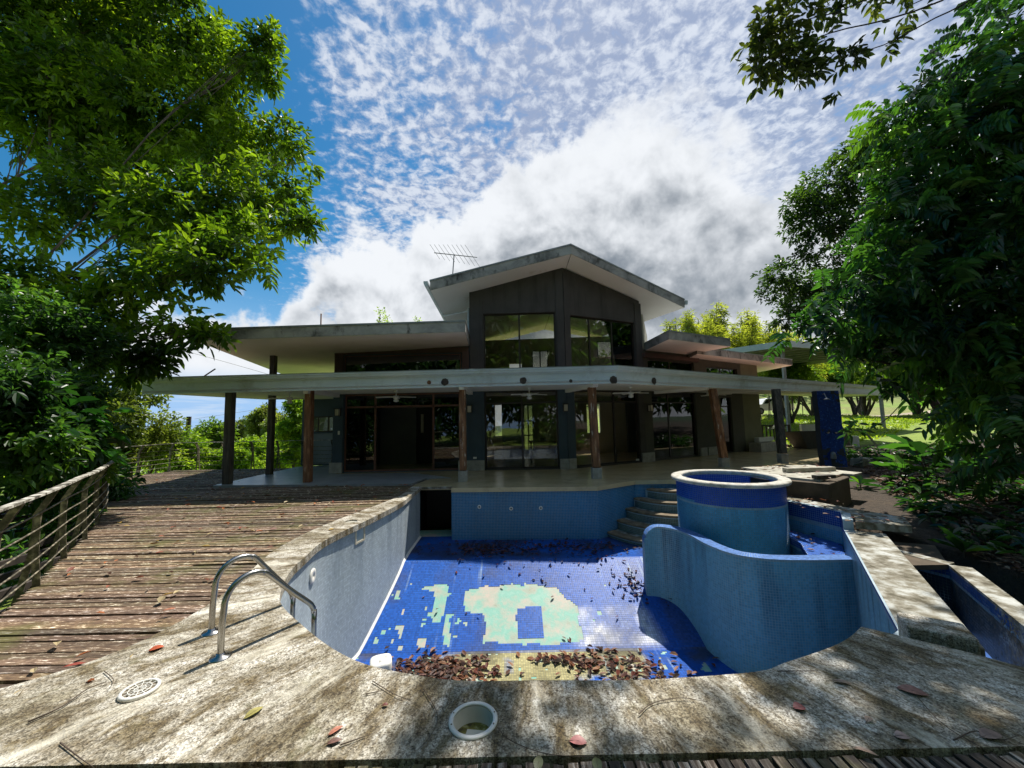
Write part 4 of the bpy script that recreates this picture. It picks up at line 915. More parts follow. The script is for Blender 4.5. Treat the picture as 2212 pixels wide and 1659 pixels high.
# roofs
def roof(name, bot, th, soff=True, fl=.045):
    o = MB().slab(bot, th).build(name, MT['fascia'], house)
    inn = np.array([p[:2] for p in bot]); c = inn.mean(0)
    ths = th if isinstance(th, (list, tuple)) else [th] * len(bot)
    s_ = MB(); b2 = [(c[0] + (p[0] - c[0]) * .994, c[1] + (p[1] - c[1]) * .994, p[2] - .012) for p in bot]; s_.slab(b2, .010); s_.build('soffit', MT['soffit'], o)
    t_ = MB(); b3 = [(c[0] + (p[0] - c[0]) * 1.006, c[1] + (p[1] - c[1]) * 1.006, p[2] + q - .002) for p, q in zip(bot, ths)]; t_.slab(b3, fl); t_.build('flashing', MT['flash'], o)
    return o
roof('tower_roof', [(-2.47, 11.55, 5.61), (1.91, 11.50, 6.66), (1.65, 18.6, 5.95), (-2.4, 18.6, 5.0)], .28)
roof('tower_roof', [(1.912, 11.50, 6.66), (6.39, 13.80, 5.545), (5.30, 16.0, 5.50), (4.1, 18.3, 5.40), (1.652, 18.6, 5.95)], .28)
m = MB(); m.sweep([(-2.52, 11.45, 5.80), (-2.46, 18.6, 5.20)], [(0, -.10), (0, .06), (-.13, .06), (-.13, .0), (-.09, -.10)]); m.build('gutter', MT['gutter'], house)
m = MB(); m.sweep([(6.42, 13.78, 5.75), (5.34, 16.0, 5.71), (4.12, 18.3, 5.60)], [(0, -.10), (0, .06), (.13, .06), (.13, 0), (.09, -.10)]); m.build('gutter', MT['gutter'], house)
MB().tube([(-2.52, 13.6, 5.55), (-2.40, 13.6, 5.36), (-1.50, 13.2, 5.40), (-1.41, 12.9, 5.36), (-1.40, 12.52, 5.30), (-1.40, 12.50, 4.1)], .035, 8).build('downpipe', MT['gutter'], house)
roof('left_roof', [(-8.25, 9.85, 3.80), (-1.22, 10.15, 3.96), (-1.38, 12.6, 4.02), (-1.38, 17.2, 4.02), (-10.1, 17.2, 3.72)], [.27, .27, .27, .27, .27])
roof('right_roof', [(4.95, 11.90, 4.00), (7.75, 13.42, 4.00), (6.9, 15.6, 4.02), (6.6, 17.0, 4.02), (4.80, 16.5, 4.02)], .24)
roof('right_roof', [(6.9, 14.15, 3.88), (13.2, 17.95, 3.86), (13.6, 21.5, 3.9), (7.6, 19.5, 3.9)], .24)
# veranda roof
VR = [(-10.05, 10.40), (2.68, 9.82), (19.6, 20.4), (18.6, 22.6), (12.3, 18.3), (7.75, 15.5), (4.72, 13.7), (1.72, 12.26), (-1.35, 12.36), (-5.77, 12.38), (-5.9, 14.7), (-8.1, 14.72), (-9.2, 14.3)]
zt = [2.86, 2.86, 2.86, 2.93] + [2.97] * 9
vr = empty('veranda_roof_root', (0, 0, 0), None, None); bpy.data.objects.remove(vr)
vro = planar('veranda_roof', VR, [], 2.545, .04, MT['soffit'], parent=house)
m = MB(); n = len(VR)
Vt = [Vector((x, y)) for x, y in VR]; rv, re, rf, *_ = delaunay_2d_cdt(Vt, [(i, (i + 1) % n) for i in range(n)], [], 1, 1e-6)
zmap = {(round(v[0], 3), round(v[1], 3)): z for v, z in zip(VR, zt)}
m.add([(v.x, v.y, zmap.get((round(v.x, 3), round(v.y, 3)), 2.93)) for v in rv], [tuple(f) for f in rf]); m.build('roof_sheet', MT['roofmetal'], vro)
m = MB(); m.sweep([(-10.0, 14.0), VR[0], VR[1], VR[2], VR[3]][1:], [(-.03, 2.46), (.0, 2.46), (.0, 2.74), (.02, 2.745), (.02, 2.76), (.085, 2.80), (.09, 2.85), (.11, 2.86), (.11, 2.895), (-.03, 2.90)]); m.build('fascia', MT['gutter'], vro)
m = MB(); m.sweep([(-9.15, 14.3), (-10.0, 10.44)][::1], [(-.04, 2.50), (.0, 2.50), (.0, 2.89), (-.04, 2.89)]); m.build('side_fascia', MT['gutter'], vro)
m = MB(); m.sweep([VR[0], VR[1], VR[2]], [(-.03, 2.901), (.115, 2.896), (.115, 2.915), (-.03, 2.92)]); m.build('drip_edge', MT['flash'], vro)
def holl(x, y, r_, Yd, mat):
    p = at(x, y, Yd)
    # snap to the fascia plane
    if p[0] < 2.68: a, b = np.array(VR[0]), np.array(VR[1])
    else: a, b = np.array(VR[1]), np.array(VR[2])
    d = b - a; dr = p[:2] / np.linalg.norm(p[:2]); A = np.array([[dr[0], -d[0]], [dr[1], -d[1]]]); s_, t_ = np.linalg.solve(A, a)
    q = a + d * t_; z = 1.6 + (p[2] - 1.6) * s_ / np.linalg.norm(p[:2]); nrm = np.array((d[1], -d[0])) / np.linalg.norm(d)
    m = MB(); qq = q + nrm * .010; m.disc((qq[0], qq[1], z), r_, (nrm[0], nrm[1], 0), 18, .10); o = m.build('beam_end', MT[mat], vro)
for x, y, r_, mt in ((927, 826, .055, 'post'), (961, 825, .095, 'bark_dark'), (1130, 822, .088, 'bark_dark'), (1233, 823, .045, 'bark_dark'), (1325, 821, .10, 'bark_dark'), (1412, 823, .10, 'bark_dark')): holl(x, y, r_, 10, mt)
# beams from the fascia over the posts
for (x, y), (x2, y2) in (((-1.33, 10.05), (-1.33, 12.3)), ((2.2, 10.05), (1.75, 12.2)), ((-5.6, 10.4), (-5.6, 12.3)), ((6.3, 12.3), (5.2, 13.9)), ((9.0, 13.9), (7.9, 15.5))):
    MB().wallbox((x - .07, y), (x2 - .07, y2), 2.40, 2.505, .14, side=-1).build('beam', MT['soffit'], house)
# columns
def column(base, top, w, zb, zt_, mat, plinth=True, pw=.24, ph=.28):
    m = MB(); b = np.array(base); t_ = np.array(top); h = w / 2; vs = []
    for i, k in enumerate((0, .25, .5, .75, 1)):
        c_ = b + (t_ - b) * k; z = zb + (zt_ - zb) * k
        for a, e in ((-h, -h), (h, -h), (h, h), (-h, h)): vs.append((c_[0] + a + random.uniform(-.003, .003), c_[1] + e, z))
    m.add(vs, [(4 * k + j, 4 * k + (j + 1) % 4, 4 * k + 4 + (j + 1) % 4, 4 * k + 4 + j) for k in range(4) for j in range(4)] + [(3, 2, 1, 0), (16, 17, 18, 19)])
    o = m.build('column', MT[mat], house, bevel=.012)
    if plinth: MB().box((b[0], b[1], ph / 2 - .01), (pw, pw, ph + .0), jit=.003).build('plinth', MT['plinth'], o, bevel=.01)
    return o
column((-7.72, 10.55), (-7.74, 10.55), .185, 0, 2.5, 'post_dark', False); column((-7.72, 12.35), (-7.72, 12.35), .165, 0, 3.80, 'post_dark', False)
column((-5.58, 10.60), (-5.60, 10.60), .185, 0, 2.5, 'post', False)
column((-1.33, 10.30), (-1.33, 10.30), .165, .28, 2.41, 'post'); column((2.19, 10.38), (2.15, 10.38), .20, .28, 2.41, 'post')
tF = at(1539, 842, 12.35); column((6.48, 12.05), (tF[0], 12.35), .20, .28, 2.44, 'post'); tG = at(1676, 846, 13.6); column((8.86, 12.85), (tG[0], 13.6), .21, .30, 2.47, 'post_dark')
column((13.6, 15.9), (13.0, 16.4), .3, .28, 2.5, 'post_dark', True, .36)
# ceiling fans
def fan(x, y, i, rot, lab):
    o = empty('ceiling_fan', (x, y, 2.50), lab, 'fan', 'ceiling fans under the veranda'); m = MB()
    m.lathe([(.0, 0), (.05, 0), (.045, -.04), (.014, -.05), (.014, -.17)], (x, y, 2.50), 12); m.build('rod', MT['white'], o)
    m = MB(); m.lathe([(.0, 0), (.08, -.01), (.095, -.05), (.07, -.09), (.0, -.10)], (x, y, 2.35), 16); m.build('motor', MT['white'], o)
    for k in range(4):
        a = R(rot + 90 * k); c_ = math.cos(a); s_ = math.sin(a); m = MB(); vs = []
        for rr, w, dz in ((.09, .025, 0), (.18, .05, 0), (.30, .065, -.005), (.46, .075, -.01), (.54, .06, -.012), (.57, .02, -.012)):
            for sg in (-1, 1): vs.append((x + c_ * rr - s_ * w * sg, y + s_ * rr + c_ * w * sg, 2.315 + dz + sg * .012))
        nb = len(vs); vs += [(a_, b_, c2 - .008) for a_, b_, c2 in vs]
        fs = [(2 * j, 2 * j + 2, 2 * j + 3, 2 * j + 1) for j in range(5)] + [(nb + 2 * j + 1, nb + 2 * j + 3, nb + 2 * j + 2, nb + 2 * j) for j in range(5)] + [(2 * j, nb + 2 * j, nb + 2 * j + 2, 2 * j + 2) for j in range(5)] + [(2 * j + 3, nb + 2 * j + 3, nb + 2 * j + 1, 2 * j + 1) for j in range(5)]
        m.add(vs, fs); m.build('blade', MT['plastic'], o)
    m = MB(); m.lathe([(.035, 0), (.075, -.03), (.07, -.08), (.0, -.10)], (x, y, 2.255), 14); m.build('lamp_bowl', MT['white'], o)
fan(-3.40, 11.25, 0, 12, 'white ceiling fan above the dark sliding doors left of the tower'); fan(.50, 11.25, 1, 20, 'white ceiling fan in front of the central tower doors')
fan(3.55, 11.5, 2, 8, 'white ceiling fan just right of the post at the pool corner steps'); fan(-6.35, 10.95, 3, 25, 'ceiling fan near the open left end of the veranda')
fan(7.2, 13.6, 4, 30, 'ceiling fan in shade over the right wing veranda')
# wall lamps
def lamp(x, y, Yd, nrm, lab):
    p = at(x, y, Yd); n_ = np.array(nrm) / np.linalg.norm(nrm); t_ = np.array((-n_[1], n_[0])); o = empty('wall_lamp', (p[0], Yd, p[2]), lab, 'lamp', 'wall lanterns along the veranda')
    b = np.array((p[0], Yd)); m = MB(); rz = math.atan2(t_[1], t_[0]); c_ = b + n_ * .03; m.box((*c_, p[2]), (.15, .03, .24), rz=rz); c_ = b + n_ * .10; m.box((*c_, p[2] + .12), (.19, .17, .02), rz=rz); m.box((*c_, p[2] - .11), (.15, .13, .02), rz=rz)
    for sx in (-1, 1):
        for sy in (-1, 1): q = c_ + t_ * .065 * sx + n_ * .055 * sy; m.box((*q, p[2]), (.012, .012, .22), rz=rz)
    m.build('lamp_frame', MT['frame'], o); MB().box((*c_, p[2]), (.118, .098, .20), rz=rz).build('lamp_glass', MT['cream'], o)
rn = (3.0, 1.45); nR = (1.45, -3.0); nR2 = (1.8, -3.05)
lamp(732, 891, 12.36, (0, -1), 'small caged wall lantern left of the dark sliding doors'); lamp(1015, 884, 12.33, (0, -1), 'caged wall lantern on the blue wall left of the central doors')
lamp(1221, 881, 12.24, (0, -1), 'caged wall lantern on the blue corner pier of the tower'); lamp(1401, 882, 13.80, nR, 'caged wall lantern on the pier at the right end of the tower')
lamp(1531, 882, 16.15, nR2, 'caged wall lantern behind the leaning brown post'); lamp(1598, 881, 17.5, nR2, 'caged wall lantern near the right end of the house')
# wall sockets
def sock(x, y, Yd, lab):
    p = at(x, y, Yd); m = MB(); m.box((p[0], Yd - .012, p[2]), (.11, .018, .06)); m.box((p[0], Yd - .023, p[2]), (.075, .006, .032)); m.build('wall_socket', MT['plastic'], label=lab, cat='socket', bevel=.004)
sock(1026, 989, 12.31, 'white oval socket low on the wall left of the central doors'); 
p = at(732, 935, 12.38); MB().box((p[0], 12.375, p[2]), (.06, .018, .12)).box((p[0], 12.364, p[2]), (.03, .006, .08)).build('light_switch', MT['plastic'], label='white switch plate below the leftmost wall lantern', cat='switch', bevel=.004)
sock(1377, 993, 13.6, 'white socket beside the pier at the right end of the tower')
# furniture indoors
tb = empty('table', (1.2, 14.6, 0), 'dark wooden table behind the central glass doors', 'table')
MB().box((1.15, 14.6, .74), (1.1, .7, .04)).build('tabletop', MT['frame_red'], tb)
for sx in (-.48, .48):
    for sy in (-.28, .28): MB().box((1.15 + sx, 14.6 + sy, .36), (.06, .06, .72)).build('leg', MT['frame_red'], tb)
MB().box((1.15, 14.6, .82), (.22, .18, .12), bevel=0).build('small_box', MT['frame'], label='small dark box on the table behind the central doors', cat='box') if False else None
bx = MB(); bx.box((1.12, 14.6, .825), (.22, .18, .12)); bx.build('storage_box', MT['frame'], label='small dark box on the table behind the central doors', cat='box', bevel=.01)
# blocks, bench and clutter at the right end of the veranda
bn = empty('bench_block', (11.0, 16.9, 0), 'low pale built-in bench at the right end of the veranda', 'bench')
MB().box((10.98, 16.95, .19), (1.7, .50, .38), rz=R(31)).build('seat', MT['plinth'], bn, bevel=.01); MB().box((11.15, 17.25, .48), (1.25, .20, .18), rz=R(31)).build('backrest', MT['white'], bn, bevel=.01)
cr = empty('stacked_cot', (13.05, 19.4, 0), 'dark slatted cot frame standing at the end of the veranda with clothes on it', 'furniture')
m = MB(); m.box((13.05, 19.4, 1.02), (1.5, .05, .06)); m.box((13.05, 19.4, .30), (1.5, .05, .06)); m.build('frame', MT['frame'], cr)
for k in range(9): MB().box((12.30 + k * .185, 19.4, .66), (.06, .03, .70)).build('slat', MT['frame'], cr)
for sx in (-.78, .78): MB().box((13.05 + sx, 19.4, .52), (.06, .06, 1.05)).build('leg', MT['frame'], cr)
def cloth(name, c, s_, colr, lab, cat):
    V = []; n = 14
    for i in range(n):
        for j in range(n):
            a = i / (n - 1) * 2 - 1; b_ = j / (n - 1) * 2 - 1; r_ = math.hypot(a, b_); z = (1 - r_ * .7) * s_[2] + random.uniform(-.05, .05) * s_[2] * 2
            V.append((c[0] + a * s_[0] + random.uniform(-.02, .02), c[1] + b_ * s_[1], c[2] + max(0, z)))
    m = MB(); m.add(V, [(i * n + j, i * n + j + 1, (i + 1) * n + j + 1, (i + 1) * n + j) for i in range(n - 1) for j in range(n - 1)], True)
    m.build(name, nmat(name + '_fabric', colr, 8, rough=.9), label=lab, cat=cat)
cloth('draped_cloth', (13.2, 19.4, .80), (.42, .12, .30), [(.3, (.10, .16, .08)), (.7, (.5, .52, .48))], 'grey and green cloth draped over the dark cot frame', 'cloth')
cloth('rag_pile', (12.35, 18.1, .0), (.50, .35, .36), [(.35, (.03, .03, .03)), (.5, (.22, .05, .04)), (.6, (.4, .38, .33))], 'heap of dark and red rags on the floor by the low bench', 'rags')
cloth('green_bag', (12.1, 17.75, .34), (.25, .16, .22), [(.3, (.10, .18, .05)), (.7, (.35, .42, .25))], 'crumpled green plastic bag on the rag heap', 'bag')

# rooftop aerial, pole, wires
an = empty('tv_aerial', (-1.5, 14.5, 5.8), 'thin metal television aerial standing on the left side of the tower roof', 'aerial')
Ya = 14.5; b0 = at(978, 592, Ya); tp = at(981, 552, Ya); MB().tube([b0, tp + np.array((0, 0, .05))], .022, 6).build('mast', MT['greyiron'], an)
e0 = at(938, 546, Ya); e1 = at(1031, 556, Ya); MB().tube([e0, e1], .018, 6).build('boom', MT['greyiron'], an)
e0 = np.array(e0); e1 = np.array(e1)
for k in range(9):
    c_ = e0 + (e1 - e0) * (k + .3) / 9.2; MB().tube([c_ + np.array((-.28, -.1, .42)) * (.75 + .04 * k), c_ - np.array((-.28, -.1, .42)) * (.55 + .04 * k)], .008, 5).build('element', MT['greyiron'], an)
p = at(693, 703, 12); MB().tube([p, p + np.array((0, 0, .38))], .02, 6).build('roof_pipe', MT['post'], label='short rusty pipe stub on the left lower roof', cat='pipe')
p = at(433, 818, 11.2); MB().tube([p, p + np.array((.42, 0, .28))], .02, 6).build('roof_rod', MT['greyiron'], label='thin slanting rod on the left end of the veranda roof', cat='rod')
MB().tube(smoothpath([at(330, 740, 30), at(480, 780, 30), at(640, 826, 30)], 1), .012, 4).build('power_line', MT['iron'], label='thin power line crossing the sky above the left veranda roof', cat='wire')
MB().tube([at(420, 905, 40), at(560, 884, 42), at(700, 868, 44)], .012, 4).build('power_line', MT['iron'], label='thin power line seen between the left veranda columns', cat='wire')

# ------------------------------------------------------------------ spa tub
spa = empty('spa_tub', (SPA[0], SPA[1], 0), 'raised round spa tub with blue mosaic and a pale concrete rim', 'spa')
cyl = [(SPA[0] + SPA_R * math.cos(R(a)), SPA[1] + SPA_R * math.sin(R(a))) for a in range(0, 361, 4)]
MB().lathe([(SPA_R - .008, -2.1), (SPA_R - .008, .37), (SPA_R - .12, .37), (SPA_R - .12, -.4)], (SPA[0], SPA[1], 0), 90).build('shell', MT['grout'], spa)
tile_wall('outer_tiles', cyl, .37, -1.7, pcol(.30, (.09, .33, .52), (.012, .08, .42), .35, 81), spa, side=1)
cyi = [(SPA[0] + (SPA_R - .13) * math.cos(R(a)), SPA[1] + (SPA_R - .13) * math.sin(R(a))) for a in range(0, 361, 4)]
tile_wall('inner_tiles', cyi, .37, -.35, pcol(.18, (.12, .27, .42), (.015, .06, .34), .3, 83), spa, side=-1)
MB().disc((SPA[0], SPA[1], -.33), SPA_R - .12, n=48).build('tub_floor', nmat('spa_floor_blue', [(.3, (.02, .10, .35)), (.7, (.05, .16, .42))], 6, rough=.4), spa)
r0 = SPA_R - .11; r1 = SPA_R + .09
m = MB(); m.lathe([(r0, .37), (r0, .435), (r0 + .015, .448), (r1 - .04, .45), (r1 - .010, .44), (r1, .415), (r1 - .010, .385), (r1 - .04, .375)], (SPA[0], SPA[1], 0), 96, closed=True); m.build('rim', MT['rim'], spa)
MB().box((4.92, 7.62, .19), (.36, .50, .34), rz=R(14)).build('gap_shade', MT['black'], spa)  # black box added as the shade in the gap under the rim

# masonry box with loose slabs
PB = [(5.25, 7.95), (5.83, 7.28), (6.88, 8.05), (7.6, 9.5), (5.65, 9.75)]
mb_ = empty('masonry_box', (6.2, 8.3, 0), 'low brown masonry box behind the spa with a sunlit slab top', 'masonry')
MB().slab([(x, y, -.3) for x, y in PB], .58).build('box_wall', MT['boxside'], mb_, bevel=.015)
rng = random.Random(5)
for i, (x, y, w, d_, rz, z, h) in enumerate(((5.98, 7.98, .80, .60, 38, .30, .05), (6.52, 8.35, .50, .65, 36, .30, .05), (5.75, 8.55, .95, .75, 8, .30, .05), (6.75, 8.8, .9, .75, 12, .30, .05), (6.05, 9.3, .9, .55, 5, .30, .045), (6.95, 9.35, .7, .45, 8, .31, .05), (7.05, 8.35, .4, .45, 30, .31, .045))):
    MB().box((x, y, z), (w, d_, h), rz=R(rz), jit=.006).build('slab', MT['stone'], mb_, bevel=.006)
MB().box((6.02, 7.62, .365), (.42, .13, .07), rz=R(10)).build('timber_offcut', MT['post_dark'], label='short dark timber offcut on the front corner of the masonry box', cat='timber', bevel=.006)
MB().box((6.45, 8.55, .375), (1.10, .16, .09), rz=R(3)).build('broken_kerb', MT['stone'], label='long pale broken kerb piece lying across the masonry box', cat='kerb', bevel=.01)

# ------------------------------------------------------------------ shower tower
sh = empty('shower_tower', (9.6, 11.5, 0), 'curved free-standing shower wall covered in bright blue mosaic', 'shower')
Ys = 11.4; lf_ = [(1781, 1010), (1779, 980), (1776, 940), (1773, 900), (1765, 870), (1759, 844)]; rt_ = [(1829, 1010), (1828, 980), (1825, 940), (1820, 900), (1814, 870), (1806, 844)]
rows = 66; zs = np.linspace(.02, at(1760, 845, Ys)[2], rows)
lx = np.interp(zs, [at(x, y, Ys)[2] for x, y in lf_], [at(x, y, Ys)[0] for x, y in lf_]); rx = np.interp(zs, [at(x, y, Ys)[2] for x, y in rt_], [at(x, y, Ys)[0] for x, y in rt_])
lean = .45 * ((zs / zs[-1]) - .45) ** 2 - .05
m = MB(); vs = []
for z, a, b_, l_ in zip(zs, lx, rx, lean): vs += [(a, Ys - l_, z), (b_, Ys - l_, z), (b_ + .13, Ys - l_ + .22, z), (a + .02, Ys - l_ + .22, z)]
m.add(vs, [(4 * k + j, 4 * k + (j + 1) % 4, 4 * k + 4 + (j + 1) % 4, 4 * k + 4 + j) for k in range(rows - 1) for j in range(4)] + [(4 * rows - 4, 4 * rows - 3, 4 * rows - 2, 4 * rows - 1)], False); m.build('tower', nmat('dark_tile_backing', [(.3, (.012, .02, .03)), (.7, (.03, .04, .05))], 9, rough=.6), sh)
Q = []; C = []
nc = 16
for i in range(rows - 1):
    for j in range(nc):
        zz = zs[i]; a = lx[i] + (rx[i] - lx[i]) * j / nc; b_ = lx[i] + (rx[i] - lx[i]) * (j + .86) / nc; a2 = lx[i + 1] + (rx[i + 1] - lx[i + 1]) * j / nc; b2 = lx[i + 1] + (rx[i + 1] - lx[i + 1]) * (j + .86) / nc
        ms = fbm(np.array([[j * .25, i * .25, 3.3]]), 1.6, 2, 2)[0]
        if (zz < .55 and ms > .55) or (zz > 1.9 and j > 9 and ms > .54) or (.95 < zz < 1.15 and ms > .68): continue
        dz = (zs[i + 1] - zs[i]) * .86
        Q.append([(a, Ys - lean[i] - .004, zz), (b_, Ys - lean[i] - .004, zz), (b2, Ys - lean[i + 1] - .004, zz + dz), (a2, Ys - lean[i + 1] - .004, zz + dz)])
        C.append(np.array((.010, .060, .32)) * random.uniform(.7, 1.25) if random.random() > .08 else np.array((.04, .13, .50)))
Q = np.array(Q); npmesh('tiles', Q.reshape(-1, 3), np.arange(len(Q) * 4).reshape(-1, 4), MT['tile'], sh, col=np.array(C), kind='stuff')
hp = at(1783, 862, Ys - .15); MB().tube(smoothpath([np.array((hp[0], Ys - .02, hp[2] + .12)), np.array((hp[0], Ys - .12, hp[2] + .15)), np.array((hp[0] - .03, Ys - .22, hp[2] + .03))], .02), .015, 8).build('shower_arm', MT['greyiron'], sh)
MB().lathe([(.015, .05), (.07, .015), (.075, 0), (0, -.005)], (hp[0] - .04, Ys - .24, hp[2] - .02), 16).build('shower_head', MT['greyiron'], sh)
for x in (1789, 1806): p = at(x, 935, Ys - .08); MB().tube([(p[0], Ys + .0, p[2]), (p[0], Ys - .09, p[2])], .022, 10).tube([(p[0] - .035, Ys - .08, p[2]), (p[0] + .035, Ys - .08, p[2])], .010, 6).build('tap', MT['steel'], sh)
p = at(1803, 985, Ys - .1); MB().lathe([(.0, .12), (.05, .10), (.07, .05), (.075, -.08)], (p[0], Ys - .05, p[2]), 14).build('foot_spout', MT['greyiron'], sh)

# ------------------------------------------------------------------ leaf and plant machinery
def leafmesh(P, D, N, L_, Wd, col, fold=.18, droop=.15):
    D = D / (np.linalg.norm(D, axis=1, keepdims=True) + 1e-9); S_ = np.cross(D, N); S_ /= np.linalg.norm(S_, axis=1, keepdims=True) + 1e-9; N = np.cross(S_, D)
    L_ = L_[:, None]; Wd = Wd[:, None]; dn = np.array([0, 0, -1.]) * droop
    pt = lambda t_, s_, h: P + D * L_ * t_ + S_ * Wd * s_ + N * Wd * h + dn * L_ * t_ * t_
    V = np.stack([pt(0, 0, 0), pt(.32, .5, fold), pt(.72, .38, fold), pt(1, 0, 0), pt(.72, -.38, fold), pt(.32, -.5, fold)], 1).reshape(-1, 3)
    k = np.arange(len(P))[:, None] * 6; F = np.stack([k + np.array([0, 1, 2, 3]), k + np.array([0, 3, 4, 5])], 1).reshape(-1, 4)
    return V, F, np.repeat(col, 2, axis=0)
def unit(n, rs): v = rs.normal(size=(n, 3)); return v / np.linalg.norm(v, axis=1, keepdims=True)
def crown(name, parent, blobs, nshoot, per, leafL, cols, seed, mat='leaf', gap=.42, gsc=.9, flat=.85, up=.25, wr=.42, droop=.25, pinn=False, shell_=.45, spread=1.0, kind=None, bright=.5):
    rs = np.random.RandomState(seed); B = np.array([(*b[:3], b[3]) for b in blobs], float); w = B[:, 3] ** 2.2; w /= w.sum()
    k = rs.choice(len(B), nshoot * 2, p=w); d = unit(len(k), rs); r_ = (shell_ + (1 - shell_) * rs.rand(len(k)) ** .6)
    C = B[k, :3]; p = C + d * (B[k, 3] * r_)[:, None] * np.array([1, 1, flat]); g_ = fbm(p, gsc, seed % 7, 3)
    keep = np.where(g_ > gap)[0][:nshoot]; p = p[keep]; d = d[keep]; n = len(p)
    tw = d * .8 + unit(n, rs) * .55 + np.array([0, 0, up]); tw /= np.linalg.norm(tw, axis=1, keepdims=True)
    cl = np.asarray(cols); ci = np.clip((fbm(p, 1.3, seed % 5 + 2, 2) - .5) * 1.6 + .5 + (rs.rand(n) - .5) * .5, 0, .999) * (len(cl) - 1); c0 = cl[ci.astype(int)]; c1 = cl[np.minimum(ci.astype(int) + 1, len(cl) - 1)]; fr = (ci % 1)[:, None]; sc_ = (c0 * (1 - fr) + c1 * fr) * (1 - bright / 2 + bright * rs.rand(n)[:, None])
    m = per; K = np.repeat(np.arange(n), m); j = np.tile(np.arange(m), n)
    a = np.cross(tw, unit(n, rs)); a /= np.linalg.norm(a, axis=1, keepdims=True); b_ = np.cross(tw, a)
    Lk = leafL * (.65 + .6 * rs.rand(len(K)))
    if pinn:
        t_ = (j // 2 + .5) / (m / 2); sg = np.where(j % 2 == 0, 1., -1.); tl = leafL * 3.2; sdr = np.array([0, 0, -1.])
        P = p[K] + tw[K] * (t_ * tl)[:, None] + sdr * (t_ ** 2 * tl * .45)[:, None]; D = a[K] * sg[:, None] * .9 + tw[K] * .45 + np.array([0, 0, -.35]) + unit(len(K), rs) * .18; Nn = b_[K] * np.where(b_[K][:, 2:3] < 0, -1, 1) + unit(len(K), rs) * .25
    else:
        ang = j * 2.4 + rs.rand(n)[K] * 6.28; t_ = rs.rand(len(K)); rad = a[K] * np.cos(ang)[:, None] + b_[K] * np.sin(ang)[:, None]
        P = p[K] + tw[K] * ((t_ - .5) * leafL * 1.6 * spread)[:, None] + rad * leafL * .08; D = tw[K] * (.35 + .5 * t_[:, None]) + rad * (.95 - .35 * t_[:, None]) + unit(len(K), rs) * .2; Nn = np.array([0, 0, 1.]) * .8 + tw[K] * .4 + unit(len(K), rs) * .45
    col = np.clip(sc_[K] * (.8 + .4 * rs.rand(len(K))[:, None]), 0, 1)
    V, F, c = leafmesh(P, D, Nn, Lk, Lk * wr, col, .2, droop)
    o = npmesh(name, V, F, MT[mat], parent, col=c, kind=kind)
    return o, p
def limbs(name, parent, start, targets, r0, mat='bark', seed=1, sag=.1, n=7, sub=None, subr=.012):
    rs = random.Random(seed); m = MB(); s0 = np.array(start, float)
    for t_, ri in targets:
        t_ = np.array(t_, float); pts = []; L_ = np.linalg.norm(t_ - s0)
        for k in range(n):
            u_ = k / (n - 1); p = s0 + (t_ - s0) * u_ + np.array((0, 0, 1.)) * math.sin(math.pi * u_) * L_ * sag + np.array((rs.uniform(-1, 1), rs.uniform(-1, 1), rs.uniform(-1, 1))) * L_ * .03 * (0 < k < n - 1); pts.append(p)
        sm = smoothpath(pts, L_ / 16); m.tube(sm, np.linspace(ri, ri * .3, len(sm)), 7)
        if sub is not None and len(sub):
            ds = np.linalg.norm(sub - t_, axis=1); near = sub[np.argsort(ds)[:30]]; rs.shuffle(idxl := list(range(len(near))))
            for q in idxl[:9]:
                a = sm[int(len(sm) * rs.uniform(.45, .95))]; e = near[q]; md_ = (a + e) / 2 + np.array((0, 0, .1)); ss = smoothpath([a, md_, e], .25); m.tube(ss, np.linspace(subr, subr * .3, len(ss)), 4)
    return m.build(name, MT[mat], parent)
G_B = [(.024, .060, .008), (.055, .115, .012), (.115, .20, .016), (.21, .32, .03)]
G_D = [(.018, .050, .018), (.034, .090, .032), (.062, .145, .035), (.13, .23, .035)]
# big tree on the left
Yl = 9.3
def B_(x, y, Yd, r_): return (*at(x, y, Yd), r_)
def BL_(x, y, Yd, r_):
    k = float(np.interp(y, [330, 560], [12.2, 8.6])); return (*at(x, y, k + (Yd - 9.2) * .7), r_ * k / 9.3)
bl = [BL_(30, 60, 9, 1.9), BL_(200, 30, 9.6, 1.9), BL_(360, 60, 9.6, 1.6), BL_(470, 140, 9.4, 1.0), BL_(560, 110, 9.2, .62), BL_(585, 85, 9.2, .38), BL_(570, 160, 9.2, .45),
      BL_(60, 260, 8.6, 1.7), BL_(220, 230, 9.0, 1.9), BL_(380, 260, 9.2, 1.6), BL_(500, 330, 9.2, 1.2), BL_(610, 300, 9.2, .65), BL_(590, 400, 9.2, .85), BL_(655, 350, 9.2, .40), BL_(480, 440, 9.3, 1.0),
      BL_(620, 478, 9.2, .55), BL_(672, 480, 9.2, .28), BL_(60, 470, 9.6, 1.0), BL_(250, 420, 9.6, 1.4), BL_(380, 480, 9.3, 1.3), BL_(530, 520, 9.3, .8), BL_(560, 575, 9.2, .38), BL_(430, 575, 9.2, .9), BL_(300, 600, 9.4, .9),
      BL_(90, 620, 9.8, .9), BL_(220, 670, 9.6, .75), BL_(380, 680, 9.3, .75), BL_(445, 720, 9.2, .42), BL_(480, 728, 9.2, .2), BL_(300, 745, 9.3, .7), BL_(380, 750, 9.3, .35), BL_(160, 760, 9.5, .9), BL_(40, 780, 9.0, 1.0), BL_(250, 800, 9.4, .55), BL_(330, 790, 9.4, .4)]
tl_ = empty('tree', (-13.5, 8.5, -1.5), 'large leafy tree filling the upper left corner and overhanging the deck', 'tree')
